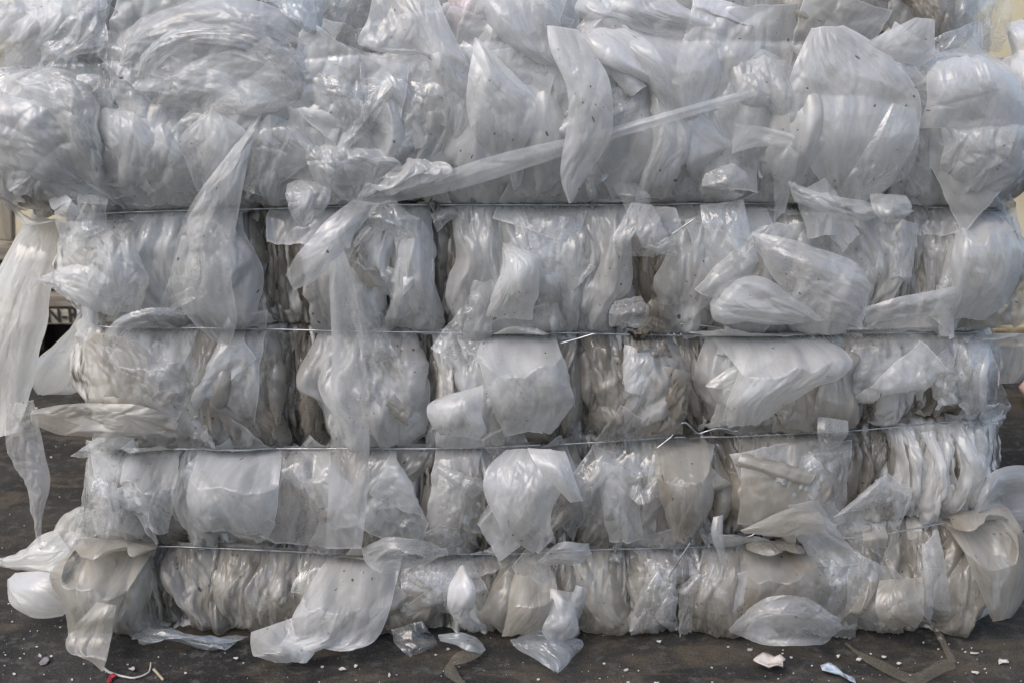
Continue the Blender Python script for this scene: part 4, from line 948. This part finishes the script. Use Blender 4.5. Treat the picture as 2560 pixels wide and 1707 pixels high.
NH = 129
def resample(r, n):
    mid = 0.5 * (r[:, 0:2] + r[:, 2:4])
    s = np.concatenate([[0], np.cumsum(np.maximum(np.hypot(*(mid[1:] - mid[:-1]).T), 1e-3))]); s /= s[-1]
    q = np.linspace(0, 1, n)
    m = np.gradient(r, s, axis=0) * 0.8
    k = np.clip(np.searchsorted(s, q, side='right') - 1, 0, len(s) - 2)
    hh = (s[k + 1] - s[k])[:, None]; t = ((q - s[k]) / (s[k + 1] - s[k]))[:, None]
    return ((2 * t ** 3 - 3 * t ** 2 + 1) * r[k] + (t ** 3 - 2 * t ** 2 + t) * hh * m[k] + (-2 * t ** 3 + 3 * t ** 2) * r[k + 1] + (t ** 3 - t ** 2) * hh * m[k + 1])
def envelope(x, z, brg):
    s = np.minimum(S(x, z), 0.10)
    return brg * (-0.072) + (1 - brg) * s
def layout(h):
    r = resample(h['rails'], NH)
    if h['name'] in ('film_sheet', 'plastic_bag', 'film_flap'): h['rag'] = max(h['rag'], 0.13)
    u = np.linspace(0, 1, NH)[None, :]; v = np.linspace(0, 1, NH)[:, None]
    s1, s2, s3 = rng.uniform(0, 900, 3)
    lx, ly, rx, ry, off = (r[:, k][:, None] for k in range(5))
    wd = np.hypot(rx - lx, ry - ly)
    ln = np.hypot(*(0.5 * (r[1:, :2] + r[1:, 2:4]) - 0.5 * (r[:-1, :2] + r[:-1, 2:4])).T).sum()
    el = h['rag'] * 44 * fbm(v * ln / 85, v * 0 + s1, 1, 4); er = h['rag'] * 44 * fbm(v * ln / 85, v * 0 + s2, 2, 4)
    el = np.clip(el, -0.2 * wd, 0.2 * wd); er = np.clip(er, -0.2 * wd, 0.2 * wd)
    ux, uy = (rx - lx) / (wd + 1e-6), (ry - ly) / (wd + 1e-6)
    lx = lx + ux * el; ly = ly + uy * el; rx = rx + ux * er; ry = ry + uy * er
    px = lx + (rx - lx) * u; py = ly + (ry - ly) * u
    # ragged ends
    dx = np.gradient(px, axis=0); dy = np.gradient(py, axis=0); dl = np.hypot(dx, dy) + 1e-6
    wm = wd.mean()
    e0 = h['rag'] * 30 * fbm(u * wm / 55 + s3, u * 0, 3, 4) * np.clip(1 - v * 5, 0, 1); e1 = h['rag'] * 30 * fbm(u * wm / 55 + s3, u * 0 + 7, 4, 4) * np.clip(v * 5 - 4, 0, 1)
    px = px + dx / dl * (e0 + e1); py = py + dy / dl * (e0 + e1)
    dome = np.sin(math.pi * u) ** 0.7 * (0.4 + 0.6 * np.sin(math.pi * v))
    c1 = 0.5 + 0.5 * vnoise(v * 1.6 + s1, v * 0, 21); c2 = 0.5 + 0.9 * vnoise(v * 1.3 + s2, v * 0, 22)
    tent = np.maximum(1 - np.abs(u - c1) / 0.5, 0) + 0.7 * np.maximum(1 - np.abs(u - c2) / 0.22, 0)
    off = (off + h['puff'] * (0.35 * dome + 0.5 * tent * np.sin(math.pi * v) ** 0.5)) * 0.01
    if h['name'] == 'film_sheet' and h['brg'] < 0.96: off = off - 0.05 * np.clip(1 - v / 0.08, 0, 1) - 0.02 * (np.clip(1 - u / 0.07, 0, 1) + np.clip(1 - (1 - u) / 0.07, 0, 1))
    if h['absy'] is not None:
        y = h['absy'] - off
        p = at(px, py, y + 0 * px)
    else:
        y = np.full(px.shape, -0.06)
        for _ in range(18):
            q = at(px, py, y)
            y = 0.5 * y + 0.5 * (envelope(q[..., 0], q[..., 2], h['brg']) - off)
        p = at(px, py, y)
    gz = 0.004 + np.maximum(off, 0) * 0.5
    low = p[..., 2] < gz
    pg = at_ground(px, py, gz)
    return np.where(low[..., None], pg, p)
P0 = np.stack([layout(h) for h in HERO])
ns = len(HERO)
exu = np.stack([np.full((NH, NH), h['ex'][0]) for h in HERO]); exv = np.stack([np.full((NH, NH), h['ex'][1]) for h in HERO])
amp = np.array([h['amp'] for h in HERO], np.float32)
pull = np.stack([np.full((NH, NH), h['pull'], np.float32) for h in HERO])
pull[:, :2] = np.maximum(pull[:, :2], 0.15); pull[:, -2:] = np.maximum(pull[:, -2:], 0.15)
pull[:, :, :2] = np.maximum(pull[:, :, :2], 0.12); pull[:, :, -2:] = np.maximum(pull[:, :, -2:], 0.12)
def gclamp(p, st): p[..., 2] = np.maximum(p[..., 2], 0.003)
PH = smooth_up(crumple(P0[:, ::16, ::16], 0.4 * exu[:, ::16, ::16], 0.4 * exv[:, ::16, ::16], 0.6 * amp, pull[:, ::16, ::16], None, levels=(1,), iters=(40,), collide=gclamp), 4)
exm = np.array([0.5 * sum(h['ex']) for h in HERO])
PH = creases(PH, np.clip(0.06 + 2.1 * exm, 0.08, 0.42), np.clip(0.2 + 3 * exm, 0.2, 0.8), dens=[0.45 if h['mat'] in ('smooth', 'white', 'glow', 'cream') else 0.85 for h in HERO])
gclamp(PH, 1)
for h, q in zip(HERO, PH):
    if h['brg'] < 0.95 and h['absy'] is None: pinch(q)
for h, p in zip(HERO, PH):
    c = p[0].mean(0).astype(float)
    me = sheet_mesh(h['name'], p - c.astype(np.float32), rng.uniform(0, 40, 2))
    o = link(h['name'], me, MF[h['mat']] if isinstance(h['mat'], str) else h['mat'])
    o.location = c
    tag(o, h['label'], h['cat'])

# ---- torn sheets and scraps pressed into the face, some see-through veils, some folded over
NSs = 57
scr = []
def quad(cx, cy, ln, wd, an, row, kind, mat):
    u = np.linspace(-0.5, 0.5, NSs)[None, :]; v = np.linspace(-0.5, 0.5, NSs)[:, None]
    s = rng.uniform(0, 900)
    c = rng.uniform(-0.28, 0.28, 8)                      # four skewed corners
    bx = (c[0] * (0.5 - u) + c[1] * (0.5 + u)) * (0.5 - v) + (c[2] * (0.5 - u) + c[3] * (0.5 + u)) * (0.5 + v)
    by = (c[4] * (0.5 - u) + c[5] * (0.5 + u)) * (0.5 - v) + (c[6] * (0.5 - u) + c[7] * (0.5 + u)) * (0.5 + v)
    e = np.abs(u) ** 3 * 8; ev = np.abs(v) ** 3 * 8
    a = (u + bx * 0.9) * wd + 7 * e * fbm(v * ln / 40 + s, u * 0 + np.sign(u) * 3, 2)
    b = (v + by * 0.6) * ln + 7 * ev * fbm(u * wd / 40 + s, u * 0 + np.sign(v) * 3, 5)
    fold = 0.0
    if rng.uniform() < 0.4:                               # one corner doubled back along a straight fold
        fa = rng.uniform(0, 2 * math.pi); fx, fy = math.cos(fa), math.sin(fa)
        d0 = a * fx + b * fy - rng.uniform(0.16, 0.32) * (abs(fx) * wd + abs(fy) * ln)
        dd = np.maximum(d0, 0)
        a = a - 1.9 * dd * fx; b = b - 1.9 * dd * fy
        fold = 0.010 * np.clip(dd / 12.0, 0, 1)
    qx = cx + a * math.sin(an) + b * math.cos(an); qy = cy - a * math.cos(an) + b * math.sin(an)
    off = rng.uniform(0.004, 0.016) + 0.010 * (1 - 4 * u * u) + fold
    if kind == 'o' and row < 2: off = off + 0.022
    tuck = int(rng.integers(0, 3))
    if tuck == 0: off = off - 0.03 * np.clip((-v - 0.36) * 8, 0, 1)
    if tuck == 1: off = off - 0.03 * np.clip((v - 0.36) * 8, 0, 1)
    y = np.full(qx.shape, -0.06)
    for _ in range(14):
        q = at(qx, qy, y); y = 0.5 * y + 0.5 * (envelope(q[..., 0], q[..., 2], 0.95 if kind == 'o' else 0.35) - off)
    p = at(qx, qy, y); p[..., 2] = np.maximum(p[..., 2], 0.004)
    scr.append((p, mat, wd * ln, kind))
def in_dark(row, px):
    return any(kd == 'd' and a0 - 10 < px < a1 + 10 for (a0, a1, kd, mt, ln_) in FOLDS[row])
for k in range(34):                                       # loose sheets lapping over the top two courses
    quad(rng.uniform(-10, 2540), rng.uniform(60, 330), rng.uniform(190, 360), rng.uniform(90, 230), rng.normal(math.pi / 2, 0.7), 1, 'o', str(rng.choice(['smooth', 'haze', 'clear', 'veil', 'milk'])))
while len(scr) < 275:
    k = len(scr) - 34
    row = int(rng.choice([0, 1, 2, 3, 4, 5], p=[0.14, 0.32, 0.15, 0.12, 0.12, 0.15]))
    veil = k < 125
    top, bot = WPX[row][0][1], (WPX[row + 1][0][1] if row < 5 else 1580)
    px = rng.uniform(max(XLP[row] + 40, -20), min(XRP[row] - 40, 2570)); py = rng.uniform(max(top, 0) + 25, bot - 30)
    if row >= 2 and in_dark(row, px) and rng.uniform() < 0.85: continue
    if veil:
        over = row >= 1 and rng.uniform() < 0.22            # hangs loosely over the wire below
        ln = rng.uniform(150, 300) * (1.2 if row < 2 else 1.0); wd = ln * rng.uniform(0.35, 0.9)
        py = bot - rng.uniform(-30, 70) if over and row < 5 else 0.5 * (py + 0.5 * (max(top, 0) + bot))
        if over: ln *= 0.7; wd *= 0.6
        quad(px, py, ln, wd, rng.normal(math.pi / 2, 0.35), row, 'o' if over else 'v', str(rng.choice(['clear', 'haze', 'clear', 'veil', 'smooth' if row < 2 or over else 'cream'])))
    else:
        ln = rng.uniform(50, 160); wd = ln * rng.uniform(0.25, 0.7)
        quad(px, py, ln, wd, rng.normal(math.pi / 2, 0.6), row, 's', str(rng.choice(['clear', 'haze', 'milk', 'haze', 'white' if row < 2 else 'dirty'])))
PS = np.stack([q[0] for q in scr]).astype(np.float32)
PS = creases(PS, np.array([rng.uniform(0.1, 0.3) if q[3] != 's' else rng.uniform(0.3, 0.65) for q in scr]), np.array([rng.uniform(0.2, 0.9) for q in scr]))
gclamp(PS, 1)
for q, p in zip(scr, PS):
    if q[3] != 'o': pinch(p)
order = sorted(range(len(scr)), key=lambda q: -scr[q][2])
for q in order[:95]:
    link("torn_sheet", sheet_mesh("torn_sheet", PS[q], rng.uniform(0, 40, 2)), MF[scr[q][1]], bale)
for mt in sorted(set(scr[q][1] for q in order[95:])):
    merged("small_film_scraps", [PS[q] for q in order[95:] if scr[q][1] == mt], MF[mt])

# ------------------------------------------------------------------ baling wires
WR = 0.0015
wl_txt = {2: "topmost baling wire, straight and half hidden under hanging film below the big top bulge",
          3: "second baling wire from the top, with a long tight twisted knot right of centre",
          4: "third baling wire from the top, with a looped hooked end right of centre",
          5: "lowest baling wire, with a straight tail hanging from its knot above the ground"}
def wire_pts(px, py, y):
    a = at(np.array(px, float), np.array(py, float), np.array(y, float)); return a
def smooth_path(p, n=160):
    p = np.asarray(p, float)
    s = np.concatenate([[0], np.cumsum(nrm3(p[1:] - p[:-1]))])
    q = np.linspace(0, s[-1], n)
    o = np.stack([np.interp(q, s, p[:, k]) for k in range(3)], -1)
    for _ in range(3):
        o[1:-1] = 0.25 * o[:-2] + 0.5 * o[1:-1] + 0.25 * o[2:]
    return o
for k in (2, 3, 4, 5):
    xl = max(XL[k - 1], XL[min(k, 5)]) + 0.02; xr = min(XR[k - 1], XR[min(k, 5)]) - 0.02
    xs = np.linspace(xl + 0.05, xr - 0.05, 200)
    front = np.stack([xs, WY + 0.006 * vnoise(xs * 7, xs * 0 + k, 2), Zk(k, xs) + 0.003 * vnoise(xs * 5, xs * 0 + k, 8)], -1)
    la = [(xl + 0.05 - 0.05 * math.sin(a), WY + 0.05 * (1 - math.cos(a)), float(Zk(k, np.array([xl]))[0])) for a in np.linspace(0, math.pi / 2, 8)][1:]
    ra = [(xr - 0.05 + 0.05 * math.sin(a), WY + 0.05 * (1 - math.cos(a)), float(Zk(k, np.array([xr]))[0])) for a in np.linspace(0, math.pi / 2, 8)][1:]
    lp = [(xl, y, la[-1][2]) for y in np.linspace(0.05, BACK + 0.04, 12)]; rp = [(xr, y, ra[-1][2]) for y in np.linspace(0.05, BACK + 0.04, 12)]
    path = np.array(lp[::-1] + la[::-1] + front.tolist() + ra + rp)
    me = tube_mesh("baling_wire", path, WR)
    o = link("baling_wire", me, M_WIRE)
    tag(o, wl_txt[k], "wire", "baling wires tied round the bale")
    def knot(x0p, x1p, turns, rad=0.0030):
        xa = float(at(x0p, WPX[k][4][1], WY)[0]); xb = float(at(x1p, WPX[k][4][1], WY)[0])
        t = np.linspace(0, 1, turns * 14)
        x = xa + (xb - xa) * t
        r = rad * np.minimum(1, np.minimum(t, 1 - t) * 12 + 0.15)
        a = 2 * math.pi * turns * t
        return np.stack([x, WY - 0.002 + r * np.cos(a), Zk(k, x) + r * np.sin(a)], -1)
    def tail(pts, yy=WY - 0.012):
        a = np.array(pts, float)
        y = yy if np.ndim(yy) == 0 else np.array(yy, float)
        return smooth_path(at(a[:, 0], a[:, 1], np.zeros(len(a)) + y), 60)
    if k == 3:
        link("twisted_knot", tube_mesh("twisted_knot", knot(1612, 1712, 6), WR), M_WIRE, o)
        link("wire_end", tube_mesh("wire_end", tail([(1570, 815), (1600, 811), (1625, 815), (1640, 826), (1625, 829), (1608, 820), (1606, 812)]), WR), M_WIRE, o)
        link("wire_end", tube_mesh("wire_end", tail([(1402, 858), (1440, 848), (1486, 834), (1490, 838)], -0.10), WR), M_WIRE, o)
        link("wire_end", tube_mesh("wire_end", tail([(1700, 811), (1740, 812), (1800, 819)]), WR), M_WIRE, o)
    if k == 2:
        link("wire_end", tube_mesh("wire_end", tail([(1680, 586), (1705, 569), (1733, 550)], -0.105), WR), M_WIRE, o)
    if k == 4:
        link("twisted_knot", tube_mesh("twisted_knot", knot(1832, 1960, 5, 0.0026), WR), M_WIRE, o)
        link("wire_end", tube_mesh("wire_end", tail([(1640, 1121), (1680, 1090), (1696, 1064), (1706, 1055), (1716, 1055), (1728, 1068), (1742, 1082), (1750, 1085), (1756, 1080), (1792, 1070), (1822, 1072), (1830, 1079), (1846, 1076)], -0.075), WR), M_WIRE, o)
    if k == 5:
        link("twisted_knot", tube_mesh("twisted_knot", knot(1860, 1990, 5, 0.0024), WR), M_WIRE, o)
        link("wire_end", tube_mesh("wire_end", tail([(1672, 1440), (1700, 1395), (1725, 1357)], -0.10), WR), M_WIRE, o)
        link("wire_end", tube_mesh("wire_end", tail([(1752, 1334), (1762, 1338), (1770, 1352), (1778, 1353), (1784, 1340), (1830, 1336), (1864, 1342), (1880, 1338), (1890, 1330)], -0.06), WR), M_WIRE, o)

# ------------------------------------------------------------------ litter on the ground
def chip(name, poly, mat, thick=0.0015, curl=0.004, seed=0, z=0.001):
    a = np.array(poly, float)
    n = len(a)
    q = at_ground(a[:, 0], a[:, 1], z)
    c = q.mean(0)
    rings = []
    for s in (1.0, 0.66, 0.33):
        r = c + (q - c) * s
        r[:, 2] = z + curl * (0.5 + vnoise(r[:, 0] * 60 + seed, r[:, 1] * 60, seed)) * (0.4 + s)
        rings.append(r)
    top = np.concatenate(rings + [c[None] + [0, 0, curl * 0.5]]) + [0, 0, thick]
    bot = top - [0, 0, thick]
    v = np.concatenate([top, bot]); m = len(top)
    f = []
    for k in range(2):
        for j in range(n):
            j2 = (j + 1) % n
            f.append([k * n + j, k * n + j2, (k + 1) * n + j2, (k + 1) * n + j]); f.append([m + k * n + j2, m + k * n + j, m + (k + 1) * n + j, m + (k + 1) * n + j2])
    for j in range(n):
        j2 = (j + 1) % n
        f.append([2 * n + j, 2 * n + j2, 3 * n]); f.append([m + 2 * n + j2, m + 2 * n + j, m + 3 * n])
        f.append([j2, j, m + j, m + j2])
    return v, f
def chip_obj(name, label, cat, poly, mat, group=None, **kw):
    v, f = chip(name, poly, mat, **kw)
    c = v.mean(0)
    o = link(name, raw_mesh(name, v - c, f), mat)
    o.location = c
    return tag(o, label, cat, group)
def blob(cx, cy, rx, ry, n=11, seed=0, jag=0.5):
    r = np.random.default_rng(seed); t = np.linspace(0, 2 * math.pi, n, endpoint=False)
    k = 1 + jag * r.uniform(-0.6, 0.6, n)
    return np.stack([cx + rx * k * np.cos(t), cy + ry * k * np.sin(t)], -1)
chip_obj("paper_flake", "large pale crumbly paper flake lying on the dark ground, bottom right", "litter",
         [(1882, 1676), (1893, 1662), (1905, 1660), (1918, 1652), (1935, 1656), (1948, 1668), (1962, 1675), (1955, 1680), (1956, 1693), (1940, 1690), (1920, 1692), (1905, 1685), (1890, 1682)], M_PAPER, curl=0.02, thick=0.003, seed=3)
chip_obj("plastic_chip", "pale blue wavy plastic chip on the ground at the bottom edge", "litter",
         [(2050, 1672), (2070, 1671), (2088, 1676), (2108, 1688), (2135, 1697), (2140, 1712), (2120, 1712), (2105, 1696), (2080, 1690), (2054, 1688)], M_BLUECHIP, curl=0.012, thick=0.001, seed=5)
chip_obj("red_scrap", "small red scrap on the ground in the bottom left, under the white string", "litter",
         [(270, 1702), (275, 1693), (286, 1691), (291, 1695), (281, 1700), (278, 1710), (269, 1712)], M_RED, curl=0.008, seed=6)
chip_obj("grey_flake", "grey leaf-like flake on the ground left of the hanging cream flap", "litter",
         [(98, 1658), (108, 1648), (121, 1646), (124, 1655), (115, 1663), (102, 1664)], simple("grey_flake_skin", (0.22, 0.21, 0.22), (0.15, 0.14, 0.15), 40.0), curl=0.004, seed=8)
W_CH = [(2437, 1637, 12, 4), (2506, 1658, 18, 6), (2440, 1684, 14, 5), (2095, 1646, 7, 4), (2146, 1653, 8, 5), (2208, 1645, 8, 5), (2247, 1664, 6, 5), (330, 1675, 9, 7), (857, 1674, 10, 6), (890, 1668, 5, 4), (973, 1690, 4, 6), (1648, 1609, 7, 4), (1640, 1710, 10, 4), (590, 1650, 6, 4), (92, 1528, 6, 3), (100, 1643, 5, 5)]
for q, (cx, cy, rx, ry) in enumerate(W_CH):
    chip_obj("paint_chip", "one of the larger white paint chips scattered over the dark ground before the bale", "litter", blob(cx, cy, rx * 0.75, ry * 0.7, 9, q, 0.9), M_CHIP, "white chips scattered on the ground", seed=q, curl=0.004)
vs_, fs_, b = [], [], 0
r2 = np.random.default_rng(77)
for q in range(460):
    cx = r2.uniform(-60, 2620); cy = 1707 - abs(r2.normal(0, 70)) + 20
    if r2.uniform() < 0.35: cx = r2.uniform(-60, 420); cy = r2.uniform(1000, 1700)
    if cy < 1585 and cx > 190: continue
    if vnoise(np.array(cx / 170.0), np.array(cy / 60.0), 3) < r2.uniform(-0.5, 0.25): continue
    sz = min(r2.lognormal(0.15, 0.65), 5.5)
    v, f = chip("c", blob(cx, cy, sz * 1.2, sz * 0.7, 6, q + 100), None, thick=0.0008, curl=0.0015, seed=q)
    vs_.append(v); fs_ += [[i + b for i in ff] for ff in f]; b += len(v)
tag(link("ground_crumbs", raw_mesh("ground_crumbs", np.concatenate(vs_), fs_, False), M_CHIP), "fine white crumbs of paint and plastic strewn over the dark ground", "litter", kind='stuff')
def ground_tube(pts, z=0.004): 
    a = np.array(pts, float); return smooth_path(at_ground(a[:, 0], a[:, 1], z), 60)
o = link("string", tube_mesh("string", ground_tube([(258, 1668), (272, 1679), (300, 1688), (330, 1694), (352, 1690), (372, 1680), (376, 1668), (377, 1655)]), np.linspace(0.0022, 0.001, 60)), M_STRING)
tag(o, "thin white string curled on the ground below the pleated cream flap", "string")
o = link("straw", tube_mesh("straw", ground_tube([(384, 1672), (392, 1680), (408, 1698)]), 0.0022), M_TWIG)
tag(o, "short pale straw on the ground beside the white string", "straw")
